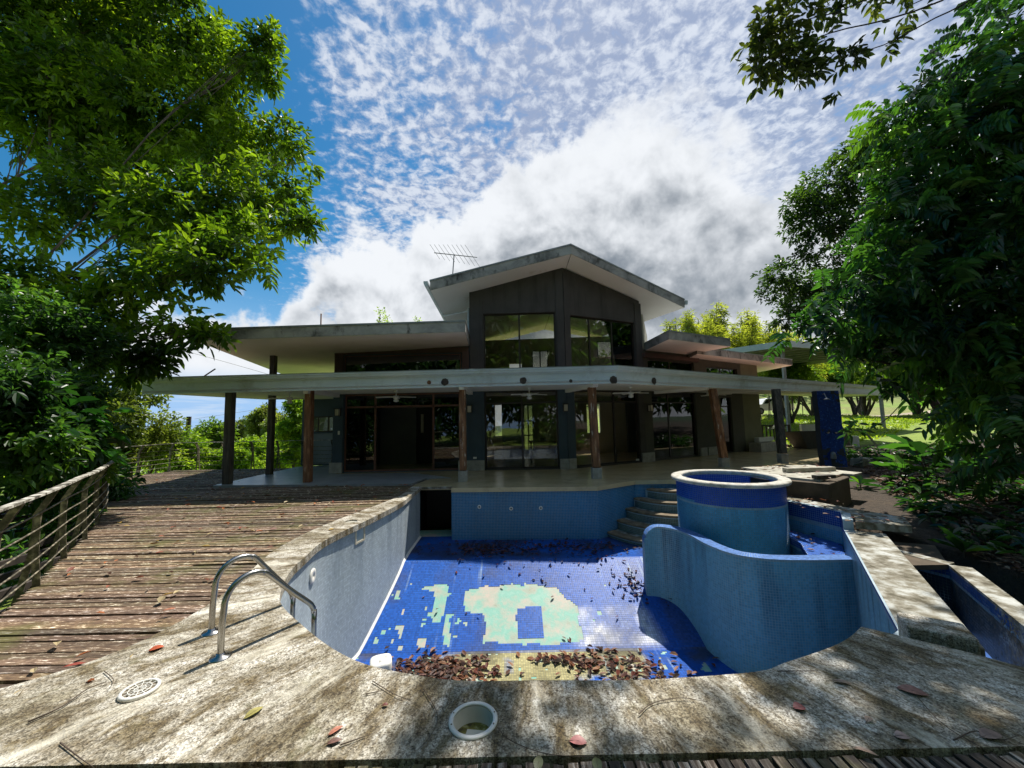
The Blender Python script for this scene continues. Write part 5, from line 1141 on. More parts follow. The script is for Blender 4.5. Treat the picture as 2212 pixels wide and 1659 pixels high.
o, pts = crown('crown', tl_, bl, 9000, 7, .235, G_B, 11, gap=.372, gsc=.65, shell_=.25, up=.15, wr=.40, bright=.7)
limbs('trunk', tl_, (-13.6, 8.6, -1.6), [((-13.2, 8.6, 4.0), .30)], .3, 'bark_dark', 3, 0)
st_ = (-13.2, 8.7, 2.6)
limbs('branches', tl_, st_, [(b[:3], .028 + .010 * b[3]) for b in bl[1::3]], .1, 'bark', 5, .04, sub=pts, subr=.014)
# tree bank hanging low on the left, large leaves near the railing
bl2 = [B_(20, 880, 6.5, .9), B_(110, 860, 6.8, .7), B_(60, 700, 7.0, .9), B_(150, 740, 7.4, .7), B_(30, 960, 5.6, .7), B_(120, 950, 6.2, .5), B_(180, 930, 6.6, .35), B_(90, 1040, 6.6, .6), B_(10, 820, 5.4, .6), B_(190, 1010, 7.4, .4), B_(215, 1000, 7.8, .35), B_(-60, 900, 5.5, .8), B_(170, 850, 7.2, .45)]
t2 = empty('broadleaf_shrub', (-9.3, 6.5, -1.2), 'dark shrub with very large leaves hanging over the railing at the left edge', 'shrub')
crown('foliage', t2, [B_(130, 900, 6.2, .45), B_(60, 930, 5.8, .4), B_(190, 950, 6.8, .35), B_(150, 980, 6.3, .35), B_(30, 860, 5.6, .4)], 70, 6, .32, [(.012, .04, .014), (.02, .07, .018), (.04, .12, .02)], 21, 'leaf_dark', gap=.36, wr=.50, droop=.45, shell_=.1)
crown('underleaf', t2, bl2, 2300, 7, .14, G_D, 22, 'leaf', gap=.32, shell_=.1)
limbs('stems', t2, (-9.3, 6.6, -1.3), [(b[:3], .035) for b in bl2[::2]], .04, 'bark_dark', 6, .1)
# vine stems below the railing
bl3 = [B_(30, 1120, 6.0, .45), B_(90, 1180, 6.3, .40), B_(150, 1120, 6.9, .5), B_(10, 1210, 5.5, .35), B_(190, 1080, 7.6, .5), B_(230, 1050, 9, .6)]
t3 = empty('low_shrub', (-8.5, 6.0, -1.4), 'low dark bush outside the near railing bars', 'shrub'); crown('foliage', t3, bl3, 420, 6, .15, G_D, 23, 'leaf_dark', gap=.36, shell_=.1); limbs('stems', t3, (-8.6, 6.1, -1.4), [(b[:3], .02) for b in bl3[::2]], .03, 'bark_dark', 7, .1)
# big dark tree on the right
br_ = [B_(2190, 60, 7.5, .9), B_(2080, 190, 7.6, .95), B_(1990, 220, 7.6, .55), B_(1930, 250, 7.6, .35), B_(2180, 260, 7.2, 1.2), B_(2060, 330, 7.5, 1.1), B_(1950, 330, 7.8, .45), B_(2180, 480, 7.0, 1.4), B_(2030, 480, 7.4, 1.1), B_(1930, 470, 7.8, .7), B_(1880, 560, 7.8, .6),
       B_(2150, 680, 6.8, 1.3), B_(2000, 640, 7.2, 1.1), B_(1880, 660, 7.6, .75), B_(1810, 640, 7.9, .45), B_(1790, 720, 7.9, .45), B_(1730, 700, 8.0, .32), B_(1700, 730, 8.0, .16), B_(2170, 850, 6.8, .85), B_(2030, 760, 7.2, .60), B_(1890, 750, 7.5, .40), B_(2210, 960, 6.2, .6), B_(1850, 770, 7.7, .22), B_(2290, 400, 7.0, 1.3), B_(2290, 750, 6.6, 1.2)]
tr2 = empty('tree', (10.6, 7.6, -.2), 'dark tree with drooping compound leaves filling the right edge', 'tree')
o, pts = crown('crown', tr2, br_, 1350, 16, .185, G_D, 31, 'leaf_dark', gap=.36, gsc=1.0, shell_=.2, pinn=True, wr=.42, droop=.35, bright=.8)
crown('inner_leaves', tr2, br_, 1000, 8, .17, G_D[:3], 32, 'leaf_dark', gap=.30, gsc=1.0, shell_=.05, wr=.45)
limbs('trunk', tr2, (10.6, 7.7, -.3), [((10.2, 7.8, 4.0), .22)], .2, 'bark_dark', 3, 0)
limbs('branches', tr2, (10.3, 7.8, 1.6), [(b[:3], .05) for b in br_[::2]], .1, 'bark_dark', 8, .05, sub=pts)
# lighter tree behind it
bm = [B_(1850, 330, 15, .95), B_(1800, 400, 15, 1.2), B_(1760, 480, 15, 1.1), B_(1730, 440, 15, .7), B_(1880, 480, 15, 1.6), B_(1720, 560, 15, .9), B_(1680, 600, 15, .7), B_(1660, 640, 15, .5), B_(1780, 600, 15, 1.3), B_(1720, 650, 15, .8), B_(1690, 690, 15, .5), B_(1900, 330, 15, 1.2), B_(1850, 700, 15, 1.3), B_(1950, 600, 15, 1.5)]
tm = empty('tree', (14.5, 15.5, 0), 'medium tree with small glossy leaves behind the dark right-hand tree', 'tree')
o, pts = crown('crown', tm, bm, 2900, 7, .19, [(.018, .045, .016), (.032, .075, .02), (.06, .115, .026)], 41, 'leaf', gap=.40, gsc=.7, shell_=.3, wr=.40)
limbs('trunk', tm, (18.0, 15.9, -.1), [((16.4, 15.6, 4.5), .20)], .2, 'bark_dark', 4, 0); limbs('branches', tm, (16.4, 15.6, 4.3), [(b[:3], .06) for b in bm[::2]], .1, 'bark_dark', 9, .05, sub=pts)
# tall tree whose boughs reach over the near coping (mostly above the picture)
bo = [B_(1690, 50, 6.3, .50), B_(1780, 10, 6.5, .6), B_(1870, 20, 6.6, .5), B_(1665, 130, 6.2, .36), B_(1725, 150, 6.2, .36), B_(1770, 95, 6.4, .36), B_(1830, 120, 6.4, .30), B_(1640, 90, 6.2, .28), B_(1640, 165, 6.2, .16), B_(1950, 20, 6.6, .4), B_(1810, 195, 6.2, .13), B_(1900, 100, 6.6, .25),
      ]
bo2 = [(4.2, 8.3, 14.2, .8), (5.0, 8.5, 14.0, .9), (5.9, 8.2, 14.3, .8), (6.6, 8.7, 14.0, 1.0), (7.5, 8.3, 13.6, 1.0), (3.5, 8.6, 14.6, .5), (8.4, 8.6, 13.2, 1.2), (9.4, 8.2, 12.6, 1.4), (5.6, 9.0, 14.8, .6)]
to = empty('tree', (10.2, 5.2, -.2), 'tall tree at the upper right whose sprays of dark leaves hang into the sky', 'tree')
o, pts = crown('overhead_crown', to, bo2, 420, 8, .20, [(.022, .035, .014), (.035, .06, .02), (.07, .09, .03)], 52, 'leaf', gap=.41, gsc=.8, shell_=.1, wr=.45)
limbs('boughs', to, (9.7, 6.2, 11.0), [(b[:3], .05) for b in bo2], .1, 'bark_dark', 12, .03)
o, pts = crown('crown', to, bo, 210, 6, .17, [(.022, .035, .014), (.035, .06, .02), (.07, .09, .03)], 51, 'leaf', gap=.41, gsc=1.1, shell_=.2, wr=.42)
limbs('trunk', to, (10.4, 4.6, -.2), [((9.6, 5.4, 9.0), .26)], .25, 'bark_dark', 4, 0); limbs('branches', to, (9.7, 5.6, 9.6), [(b[:3], .022) for b in bo[::3]], .1, 'bark_dark', 10, -.04)
# trailing spray by the shower
tv = empty('hanging_spray', (10.0, 9.0, 2.2), 'thin arching spray with dark drooping leaves in front of the lawn', 'branch')
arc = [at(1990, 838, 7.5), at(1950, 870, 7.5), at(1915, 905, 7.5), at(1880, 925, 7.5)]; MB().tube(smoothpath(arc, .06), .008, 5).build('stem', MT['twig'], tv)
crown('leaves', tv, [B_(1850, 925, 7.5, .18), B_(1880, 915, 7.5, .12), B_(1930, 832, 7.6, .22), B_(1890, 820, 7.6, .15)], 14, 4, .24, G_D[:2], 55, 'leaf_dark', gap=.0, droop=.5, wr=.34)

# plants on the right bank
def rosette(name, x, y, n, L_, lab, seed, cat='plant', wr=.3, col=G_D, tilt=.9, stem=.0, mat='leaf_dark'):
    rs = np.random.RandomState(seed); z = gz(x, y); o = empty(name, (x, y, z), lab, cat); m = MB()
    a = np.arange(n) * 2.399 + rs.rand() * 6; el = .25 + tilt * rs.rand(n); P = np.tile([x, y, z + stem], (n, 1)) + np.stack([np.cos(a), np.sin(a), rs.rand(n) * 2], 1) * .03
    if stem:
        hs = stem * (.35 + .65 * rs.rand(n)); P = np.stack([x + np.cos(a) * hs * .25, y + np.sin(a) * hs * .25, z + hs], 1)
        for k in range(n): m.tube([(x, y, z - .03), (x + math.cos(a[k]) * hs[k] * .12, y + math.sin(a[k]) * hs[k] * .12, z + hs[k] * .6), P[k]], .006, 4)
    else: m.tube([(x, y, z - .05), (x, y, z + .05)], .02, 6)
    m.build('stem', MT['twig'], o)
    D = np.stack([np.cos(a) * np.cos(el), np.sin(a) * np.cos(el), np.sin(el)], 1); N_ = np.stack([-np.cos(a) * np.sin(el), -np.sin(a) * np.sin(el), np.cos(el)], 1) + .15 * unit(n, rs)
    cc = np.asarray(col)[rs.randint(0, len(col), n)] * (.8 + .5 * rs.rand(n)[:, None]); Lk = L_ * (.6 + .6 * rs.rand(n))
    # each large leaf: two joined blades for a bend
    V, F, c = leafmesh(P, D, N_, Lk, Lk * wr, cc, .2, .35)
    npmesh('leaves', V, F, MT[mat], o, col=c); return o
pl = [(1990, 890, 8.6, 16, .75, .9, 'tall leafy plant with broad drooping leaves against the sunlit lawn', .34), (1940, 930, 8.9, 12, .55, .55, 'smaller broad-leaved plant left of the tall leafy one', .32), (2060, 930, 8.3, 12, .6, .6, 'broad-leaved plant under the edge of the dark tree', .34),
      (2010, 1185, 0, 8, .5, 0, 'lily-like plant with upright bright strap leaves beside the catch channel', .22), (2080, 1180, 0, 9, .42, .1, 'dark rosette plant right of the strap-leaved plant', .3), (1860, 1060, 0, 9, .40, .15, 'small leafy plant beside the corner of the masonry box', .3)]
for i, (x, y, Yd, n, L_, stem, lab, wr) in enumerate(pl):
    if Yd: p = at(x, y, Yd)
    else: p = atz(x, y, -.2)
    rosette('leafy_plant', p[0], p[1], n, L_, lab, 100 + i, wr=wr, stem=stem, col=G_D if i != 3 else [(.06, .13, .02), (.10, .20, .03)], mat='leaf_dark' if i != 3 else 'leaf', tilt=.9 if i != 3 else 1.1)
# undergrowth and litter on the bank
rs = np.random.RandomState(77)
def scatter_bank(n, dens_=.5):
    X = rs.uniform(4.3, 17, n * 3); Y = rs.uniform(1.9, 14.5, n * 3)
    ok = (X > 3.95 + (Y - 2.55) * .64 + .35) & (X < Y * 1.38 + 1.5) & ~inpoly(X, Y, PB) & (np.hypot(X - 9.8, Y - 11.4) > .5) & ~((X < 5.7) & (Y > 5.7) & (Y < 7.4)) & ~((Y > 9.5) & (X < 4.75 + (Y - 9.5) * 1.33 + .4)) & ~((X < 5.6) & (Y > 7) & (Y < 10))
    return X[ok][:n], Y[ok][:n]
X, Y = scatter_bank(620); P = np.stack([X, Y, terrain_z(X[None], Y[None])[0]], 1); kp = fbm(P, .8, 5) > .47; P = P[kp]; n = len(P); per = 9
K = np.repeat(np.arange(n), per); a = np.tile(np.arange(per), n) * 2.4 + rs.rand(n)[K] * 6; h = .08 + .42 * rs.rand(n)[K] ** 1.5 * rs.rand(len(K)); el = rs.uniform(-.2, .7, len(K))
Pp = P[K] + np.stack([np.cos(a) * .10, np.sin(a) * .10, h], 1); D = np.stack([np.cos(a) * np.cos(el), np.sin(a) * np.cos(el), np.sin(el)], 1); N_ = np.array([0, 0, 1.]) + .4 * unit(len(K), rs)
Lk = .13 + .13 * rs.rand(len(K)); cc = np.asarray(G_D)[rs.randint(0, 3, n)][K] * .75 * (.8 + .5 * rs.rand(len(K))[:, None])
V, F, c = leafmesh(Pp, D, N_, Lk, Lk * .4, cc, .2, .4); npmesh('undergrowth', V, F, MT['leaf_dark'], col=c, kind='stuff', label='dark low undergrowth covering the soil bank right of the pool')
X, Y = scatter_bank(20000); n = len(X); P = np.stack([X, Y, terrain_z(X[None], Y[None])[0] + .012 + .02 * rs.rand(n)], 1); a = rs.rand(n) * 6.28
DC = np.array([(.10, .045, .025), (.16, .09, .05), (.07, .04, .028), (.22, .15, .09), (.28, .22, .15)])
V, F, c = leafmesh(P, np.stack([np.cos(a), np.sin(a), rs.uniform(-.15, .3, n)], 1), np.array([0, 0, 1.]) + .35 * unit(n, rs), .07 + .07 * rs.rand(n), .03 + .03 * rs.rand(n), DC[rs.randint(0, 5, n)], .2, .0)
npmesh('leaf_litter', V, F, MT['dead'], col=c, kind='stuff', label='brown dead leaves covering the soil bank right of the pool')
# litter in the pool, on ledges, decks
def litter(name, P, L0, L1, cols, lab, parent=None, tiltz=.25, seed=3, zlift=.012):
    rs = np.random.RandomState(seed); n = len(P); a = rs.rand(n) * 6.28; P = P + np.array([0, 0, zlift]) + np.stack([0 * a, 0 * a, rs.rand(n) * .02], 1)
    Lk = L0 + (L1 - L0) * rs.rand(n); V, F, c = leafmesh(P, np.stack([np.cos(a), np.sin(a), rs.uniform(-tiltz * .3, tiltz, n)], 1), np.array([0, 0, 1.]) + .3 * unit(n, rs), Lk, Lk * (.38 + .15 * rs.rand(n)), np.asarray(cols)[rs.randint(0, len(cols), n)] * (.7 + .6 * rs.rand(n)[:, None]), .25, .0)
    return npmesh(name, V, F, MT['dead'], col=c, kind='stuff', label=lab)
RD = [(.050, .014, .009), (.035, .015, .010), (.11, .026, .014), (.030, .016, .010), (.15, .055, .024)]
def pile(spots, n, seed):
    rs = np.random.RandomState(seed); out = []
    for x, y, sx, sy, w in spots:
        k = int(n * w * 1.25); X = x + rs.normal(size=k) * sx; Y = y + rs.normal(size=k) * sy; ok = inpoly(X, Y, POOL) & ~(np.hypot(X - SPA[0], Y - SPA[1]) < SPA_R + .05)
        X, Y = X[ok], Y[ok]; out.append(np.stack([X, Y, np.interp(Y, [6.3, 8.0], [-2.0, -1.2])], 1))
    return np.concatenate(out)
litter('pool_litter', pile([(-1.30, 5.85, .30, .20, .30), (-.90, 5.70, .32, .20, .24), (-1.0, 6.08, .35, .10, .10), (.45, 6.12, .30, .06, .05), (1.15, 6.05, .30, .10, .08), (1.55, 5.75, .42, .24, .22), (.3, 5.7, .9, .3, .04), (1.9, 5.35, .4, .2, .05)], 560, 4), .075, .14, RD + [(.12, .06, .04), (.24, .12, .06)], 'red and brown dead leaves heaped on the deep end of the pool floor', seed=4, tiltz=.20)
litter('pool_litter', pile([(-.9, 8.7, .35, .18, .16), (-.1, 8.5, .4, .2, .16), (.9, 8.6, .5, .22, .18), (1.6, 8.3, .5, .3, .2), (-.7, 8.3, .4, .2, .1), (2.2, 7.35, .22, .16, .12), (0, 7.5, 1.5, .4, .05), (.2, 8.75, 1.2, .22, .3)], 520, 5), .05, .10, RD[:4], 'small dead leaves scattered on the shaded shallow end of the pool', seed=5)
n = 800; X = rs.uniform(-11, -2.6, n); Y = rs.uniform(2.3, 14, n); ok = np.array([xspan(y)[0] + .1 < x < xspan(y)[1] + .6 for x, y in zip(X, Y)]) & ~inpoly(X, Y, POOL)
litter('deck_litter', np.stack([X, Y, np.full(n, -.03)], 1)[ok], .05, .12, [(.30, .10, .03), (.35, .24, .06), (.22, .07, .04), (.10, .05, .03), (.40, .32, .18)], 'small fallen leaves scattered over the timber deck', seed=6)
X = rs.uniform(4.9, 5.9, 90); Y = rs.uniform(5.6, 7.9, 90); X2 = rs.uniform(5.2, 7.4, 120); Y2 = rs.uniform(7.2, 9.5, 120); k = inpoly(X2, Y2, PB)
litter('ledge_litter', np.concatenate([np.stack([X, Y, np.full(90, -.02)], 1), np.stack([X2, Y2, np.full(120, .33)], 1)[k]]), .05, .11, [(.25, .12, .09), (.30, .22, .15), (.10, .05, .03)], 'dead leaves on the ledge and masonry box', seed=7)
X = rs.uniform(4.45, 5.1, 40); Y = rs.uniform(5.5, 7.6, 40); k = inpoly(X, Y, bp)
litter('bench_litter', np.stack([X, Y, np.full(40, -.50)], 1)[k], .05, .11, RD, 'dead leaves lying on the blue bench of the small pool', seed=8)
# individual leaves on the coping
CL = [(338, 1402, .085, 40, (.45, .09, .03), .75, 'bright orange-red leaf on the coping left of the ladder'), (160, 1438, .12, 20, (.30, .06, .04), .30, 'long red leaf near the left edge of the coping'), (548, 1541, .10, 60, (.32, .28, .08), .5, 'curled yellow-green leaf on the coping below the ladder'),
      (725, 1580, .08, 50, (.42, .16, .10), .4, 'pink-brown leaf near the bottom edge left of the round well'), (722, 1604, .07, 20, (.16, .08, .06), .5, 'dark pink leaf just below the pink-brown one'), (832, 1525, .035, 10, (.14, .04, .03), .7, 'tiny dark red leaf above left of the round well'),
      (1249, 1604, .085, -10, (.40, .15, .14), .7, 'broad pink veined leaf right of the round well'), (1727, 1530, .065, 5, (.36, .10, .09), .9, 'round red leaf on the right coping'), (1877, 1556, .06, 30, (.42, .28, .20), .55, 'small pale leaf right of the round red leaf'), (1949, 1593, .065, -5, (.45, .30, .26), .8, 'pale pink oval leaf on the right coping'),
      (1972, 1495, .13, -30, (.32, .15, .12), .65, 'large curled pink-brown leaf on the right coping'), (1870, 1625, .09, -35, (.30, .20, .15), .3, 'narrow tan leaf at the lower right of the coping'), (2140, 1590, .11, 10, (.26, .17, .14), .6, 'grey-brown curled leaf near the lower right corner'), (1820, 1475, .09, -20, (.28, .20, .15), .35, 'curled tan leaf on the coping below the curved wall'),
      (365, 1318, .10, 25, (.40, .15, .08), .35, 'orange-pink leaf on the coping up the left side'), (1290, 1655, .09, 85, (.12, .14, .05), .5, 'olive leaf standing on the near boards in the middle'), (1163, 1652, .09, 80, (.12, .13, .06), .5, 'dull green leaf on the near boards left of the olive one')]
for x, y, L_, rot, c, w, lab in CL:
    p = atz(x, y, 0.004); D = np.array([[math.cos(R(rot)), math.sin(R(rot)), .10]]); P0 = np.array([[p[0] - math.cos(R(rot)) * L_ / 2, p[1] - math.sin(R(rot)) * L_ / 2, .006]])
    n = 9; side = np.array((-math.sin(R(rot)), math.cos(R(rot)))); vs = []; m = MB()
    for i in range(n):
        t_ = i / (n - 1); hw = L_ * w * .5 * math.sin(math.pi * min(1, t_ * .97 + .02)) ** .8; cx2 = P0[0][0] + D[0][0] * L_ * t_; cy2 = P0[0][1] + D[0][1] * L_ * t_; curl = .012 * math.sin(t_ * 3.1) + .004
        for s_ in (-1, -.5, 0, .5, 1): vs.append((cx2 + side[0] * hw * s_, cy2 + side[1] * hw * s_, .005 + curl * .5 + abs(s_) * hw * .13 + random.uniform(0, .0015)))
    m.add(vs, [(i * 5 + j, i * 5 + j + 1, i * 5 + 6 + j, i * 5 + 5 + j) for i in range(n - 1) for j in range(4)], True)
    o = m.build('fallen_leaf', nmat('fallen_leaf_skin', [(.3, tuple(v * .6 for v in c)), (.7, tuple(min(1, v * 1.35) for v in c))], 30, rough=.5), label=lab, cat='leaf', group='single fallen leaves on the coping')
    m = MB(); a_ = vs[2]; m.tube([(a_[0] - D[0][0] * L_ * .25, a_[1] - D[0][1] * L_ * .25, .006), (a_[0], a_[1], a_[2] + .002), vs[22], vs[42]], .0012, 4); m.build('midrib', MT['twig'], o)
# twigs
TW = [([(130, 1605), (175, 1640), (200, 1659)], .006, 'curved dark twig at the lower left corner'), ([(60, 1560), (130, 1530), (190, 1490), (230, 1475)], .009, 'thick mossy twig left of the round grille'), ([(225, 1450), (245, 1470), (235, 1490)], .005, 'hooked twig tip above the round grille'), ([(915, 1490), (945, 1545), (930, 1590), (900, 1625)], .004, 'thin twig curving down left of the round well'),
      ([(1075, 1573), (1100, 1600), (1180, 1630), (1300, 1640)], .004, 'thin root running right from the round well'), ([(1380, 1545), (1410, 1520), (1470, 1510), (1530, 1518)], .005, 'arched twig right of the round well'), ([(1960, 1480), (2030, 1560), (2110, 1610), (2170, 1640)], .005, 'long thin twig across the right coping'), ([(1680, 1452), (1760, 1450)], .006, 'short dark stick on the coping below the curved wall'),
      ([(805, 1472), (850, 1500), (885, 1515)], .005, 'dark twig on the coping below the pool edge'), ([(790, 1500), (830, 1492)], .005, 'short stick beside the twig below the pool edge'), ([(735, 1610), (790, 1590)], .006, 'short black stick above the near boards'), ([(2060, 1600), (2110, 1580), (2160, 1600), (2200, 1590)], .006, 'forked grey twig near the lower right corner')]
for pts_, r_, lab in TW:
    P = [np.append(atz(x, y, .008)[:2], .009 + random.uniform(0, .006)) for x, y in pts_]; sm = smoothpath(P, .03); MB().tube(sm, np.linspace(r_ * .6, r_ * .25, len(sm)), 5).build('twig', MT['twig'], label=lab, cat='twig', group='twigs on the coping')

# ------------------------------------------------------------------ round well and grille in the coping
wl = empty('skimmer_well', (HC[0], HC[1], 0), 'open round skimmer well with a cream plastic ring in the near coping', 'skimmer')
MB().lathe([(HR - .004, -.26), (HR - .006, -.01), (.106, .0), (.106, -.26)], (HC[0], HC[1], 0), 40).build('well_wall', MT['cream'], wl)
m = MB(); m.lathe([(.106, .001), (.106, .008), (.109, .011), (.126, .011), (.131, .006), (.131, .001)], (HC[0], HC[1], 0), 48, closed=True); m.build('ring', MT['plastic'], wl)
for a in (20, 160, 200, 340): MB().lathe([(0, .0145), (.004, .0145), (.0045, .0125)], (HC[0] + .118 * math.cos(R(a)), HC[1] + .118 * math.sin(R(a)), 0), 8).build('screw', MT['iron'], wl)
MB().disc((HC[0], HC[1], -.085), .105).build('well_floor', nmat('mossy_well', [(.4, (.06, .05, .02)), (.55, (.22, .20, .03)), (.7, (.5, .45, .3))], 25, rough=.6), wl)
MB().box((HC[0] + .01, HC[1] + .0, -.075), (.10, .05, .02), rz=R(-8)).build('weir_flap', MT['cream'], wl)
p = atz(302, 1490, .01); gc = (p[0], p[1])
gr = empty('drain_grille', (gc[0], gc[1], 0), 'round cream drain grille with spokes lying on the coping', 'grille')
GR = .098; m = MB(); m.lathe([(GR * .80, .004), (GR * .80, .018), (GR * .84, .021), (GR * .97, .018), (GR, .004)], (gc[0], gc[1], 0), 44, closed=True); m.build('ring', MT['plastic'], gr)
for k in range(12): a = R(30 * k); MB().box((gc[0] + math.cos(a) * GR * .46, gc[1] + math.sin(a) * GR * .46, .014), (GR * .72, .0035, .007), rz=a).build('spoke', MT['plastic'], gr)
for q in (.28, .55): MB().lathe([(GR * q - .002, .011), (GR * q - .002, .018), (GR * q + .002, .018), (GR * q + .002, .011)], (gc[0], gc[1], 0), 32, closed=True).build('inner_ring', MT['plastic'], gr)
MB().disc((gc[0], gc[1], .007), GR * .82, n=32).build('backing', nmat('grille_backing', [(.3, (.16, .12, .08)), (.7, (.34, .28, .20))], 20, rough=.8), gr)
# white plastic housing on the pool floor
p = at(823, 1408, 5.98); hz = zf(5.98)
wh_ = empty('plastic_housing', (p[0], 5.98, hz), 'white square plastic housing lying among leaves on the pool floor', 'housing')
m = MB(); n = 28; prof = [(.155, 0), (.155, .09), (.145, .11), (.12, .125), (0.085, .125), (.075, .10)]; vs = []
for r_, z in prof:
    for k in range(n):
        a = 2 * math.pi * k / n + R(20); q = (abs(math.cos(a - R(20))) ** 4 + abs(math.sin(a - R(20))) ** 4) ** -.25; vs.append((p[0] + r_ * q * math.cos(a), 5.98 + r_ * q * math.sin(a), hz + .012 + z))
m.add(vs, [(i * n + k, i * n + (k + 1) % n, (i + 1) * n + (k + 1) % n, (i + 1) * n + k) for i in range(len(prof) - 1) for k in range(n)] + [tuple((len(prof) - 1) * n + k for k in range(n))], True); m.build('body', MT['plastic'], wh_)
MB().lathe([(0, .02), (.045, .018), (.05, 0)], (p[0] + .02, 5.98, hz + .112), 18).build('knob', MT['white'], wh_)
MB().box((p[0] - .02, 5.85, hz + .05), (.12, .02, .045), rz=R(20)).build('slot', MT['frame'], wh_)

# ------------------------------------------------------------------ things beyond the house
# planter trough, white wall and blocks on the lawn
zz = gz(13.2, 16.8)
pt = empty('trough', (12.6, 16.6, zz), 'dark flared trough standing before the lawn', 'trough')
c0_ = at(1726, 930, 17.5); c1_ = at(1775, 930, 17.5)
m = MB(); y0 = 17.5; xa, xb = at(1724, 935, y0)[0], at(1790, 935, y0)[0]; zb_ = 0.0; zt_ = at(1750, 933, y0)[2]
m.add([(xa + .4, y0, zb_), (xb, y0, zb_), (xb, y0 + .9, zb_), (xa + .4, y0 + .9, zb_), (xa, y0 - .1, zt_), (xb + .1, y0 - .1, zt_), (xb + .1, y0 + 1, zt_), (xa, y0 + 1, zt_)], ((0, 3, 2, 1), (0, 1, 5, 4), (1, 2, 6, 5), (2, 3, 7, 6), (3, 0, 4, 7))); m.build('body', MT['wall_grey'], pt)
MB().box(((xa + xb) / 2 + .05, y0 + .45, zt_ - .06), (xb - xa - .1, .9, .04)).build('fill', MT['soil'], pt)
p0 = at(1732, 920, 18.7); p1 = at(1800, 920, 18.7); MB().wallbox((p0[0], 18.7), (p1[0], 18.7), -.1, at(1740, 917, 18.7)[2], .16).build('white_wall', MT['white'], label='low white wall behind the dark trough', cat='wall', bevel=.01)
p0 = at(1820, 955, 17.6); p1 = at(1857, 955, 17.6); MB().wallbox((p0[0] - .5, 17.6), (p1[0], 17.6), -.1, at(1840, 942, 17.6)[2], .5).build('white_block', MT['white'], label='white block on the grass right of the shower wall', cat='block', bevel=.02)
MB().box((10.6, 11.9, .06), (.5, .4, .3), rz=R(15), jit=.04).build('stone_block', MT['stone'], label='rough stone block beside the foot of the shower wall', cat='stone', bevel=.03)
# carport
cp = empty('carport', (20, 26, 1), 'open carport with a corrugated dark roof and pale blue fascia behind the right wing', 'carport')
Yc = 24.; A_ = at(1622, 778, Yc); Bp = at(1676, 743, Yc); Cp = at(1770, 760, 27.)
m = MB(); zc = Bp[2] - .25; m.slab([(A_[0] - 3, 29, zc), (Bp[0], 23.2, zc), (Cp[0] + 6, 26.8, zc - .1), (Cp[0] + 3, 34, zc)], .05); m.build('roof_sheet', nmat('dark_corrugated', [(.45, (.05, .06, .05)), (.55, (.12, .14, .12))], 3, 1, .5, (6, .3, 1)), cp)
m = MB(); m.sweep([(A_[0] - 3, 29, zc), (Bp[0], 23.2, zc), (Cp[0] + 6, 26.8, zc - .1)], [(0, -.08), (.04, -.08), (.04, .30), (0, .30)]); m.build('fascia', nmat('pale_blue_fascia', [(.3, (.32, .42, .46)), (.7, (.45, .54, .56))], 2, rough=.5), cp)
for x, y in ((Bp[0] + .3, 23.9), (Cp[0] + 4, 27), (A_[0], 28.4)): MB().box((x, y, (gz(x, y) + zc) / 2), (.16, .16, zc - gz(x, y))).build('post', MT['greyiron'], cp)
for k in range(8): u_ = k / 7; MB().tube([(A_[0] - 2.4 + 9 * u_, 28.4 + 3 * u_, zc - .09), (Bp[0] + .3 + (Cp[0] + 4 - Bp[0]) * u_, 23.6 + 3.3 * u_, zc - .09)], .04, 4).build('rafter', MT['greyiron'], cp)
# car
Yv = 44.0; cx3 = at(1661, 900, Yv)[0]; gzv = gz(cx3, Yv) + .02
car = empty('parked_car', (cx3, Yv, gzv), 'white off-road car parked by the track beyond the veranda', 'car')
prof = [(-2.35, .45), (-2.38, .85), (-2.25, 1.08), (-1.25, 1.18), (-.75, 1.72), (-.55, 1.80), (1.85, 1.80), (2.2, 1.25), (2.32, 1.10), (2.36, .60), (2.30, .42)]
m = MB(); vs = []; n = len(prof)
for s_, ins_ in ((-1, 0), (1, 0)):
    for x, z in prof: w = .92 - (.16 if z > 1.3 else 0); vs.append((cx3 + x, Yv + s_ * w, gzv + z))
m.add(vs, [tuple(range(n)), tuple(range(2 * n - 1, n - 1, -1))] + [(i, n + i, n + (i + 1) % n, (i + 1) % n) for i in range(n)]); m.build('body', MT['carpaint'], car, bevel=.04)
for x0, x1, x0t, x1t in ((-1.05, -.05, -.62, -.05), (.05, 1.0, .05, .95), (1.10, 1.95, 1.10, 1.72)):
    m = MB(); m.add([(cx3 + x0, Yv - .925, gzv + 1.20), (cx3 + x1, Yv - .925, gzv + 1.20), (cx3 + x1t, Yv - .79, gzv + 1.70), (cx3 + x0t, Yv - .79, gzv + 1.70), (cx3 + x0, Yv - .90, gzv + 1.20), (cx3 + x1, Yv - .90, gzv + 1.20), (cx3 + x1t, Yv - .76, gzv + 1.70), (cx3 + x0t, Yv - .76, gzv + 1.70)], ((0, 1, 2, 3), (7, 6, 5, 4), (0, 4, 5, 1), (3, 2, 6, 7), (0, 3, 7, 4), (1, 5, 6, 2))); m.build('side_window', MT['carglass'], car)
for x in (-1.5, 1.45):
    for s_ in (-1, 1):
        m = MB(); yy = Yv + s_ * .84; m.tube([(cx3 + x, yy - .13, gzv + .38), (cx3 + x, yy + .13, gzv + .38)], .39, 20); w_ = m.build('wheel', MT['tyre'], car); MB().tube([(cx3 + x, yy - .145, gzv + .38), (cx3 + x, yy + .145, gzv + .38)], .22, 14).build('rim', MT['greyiron'], w_)
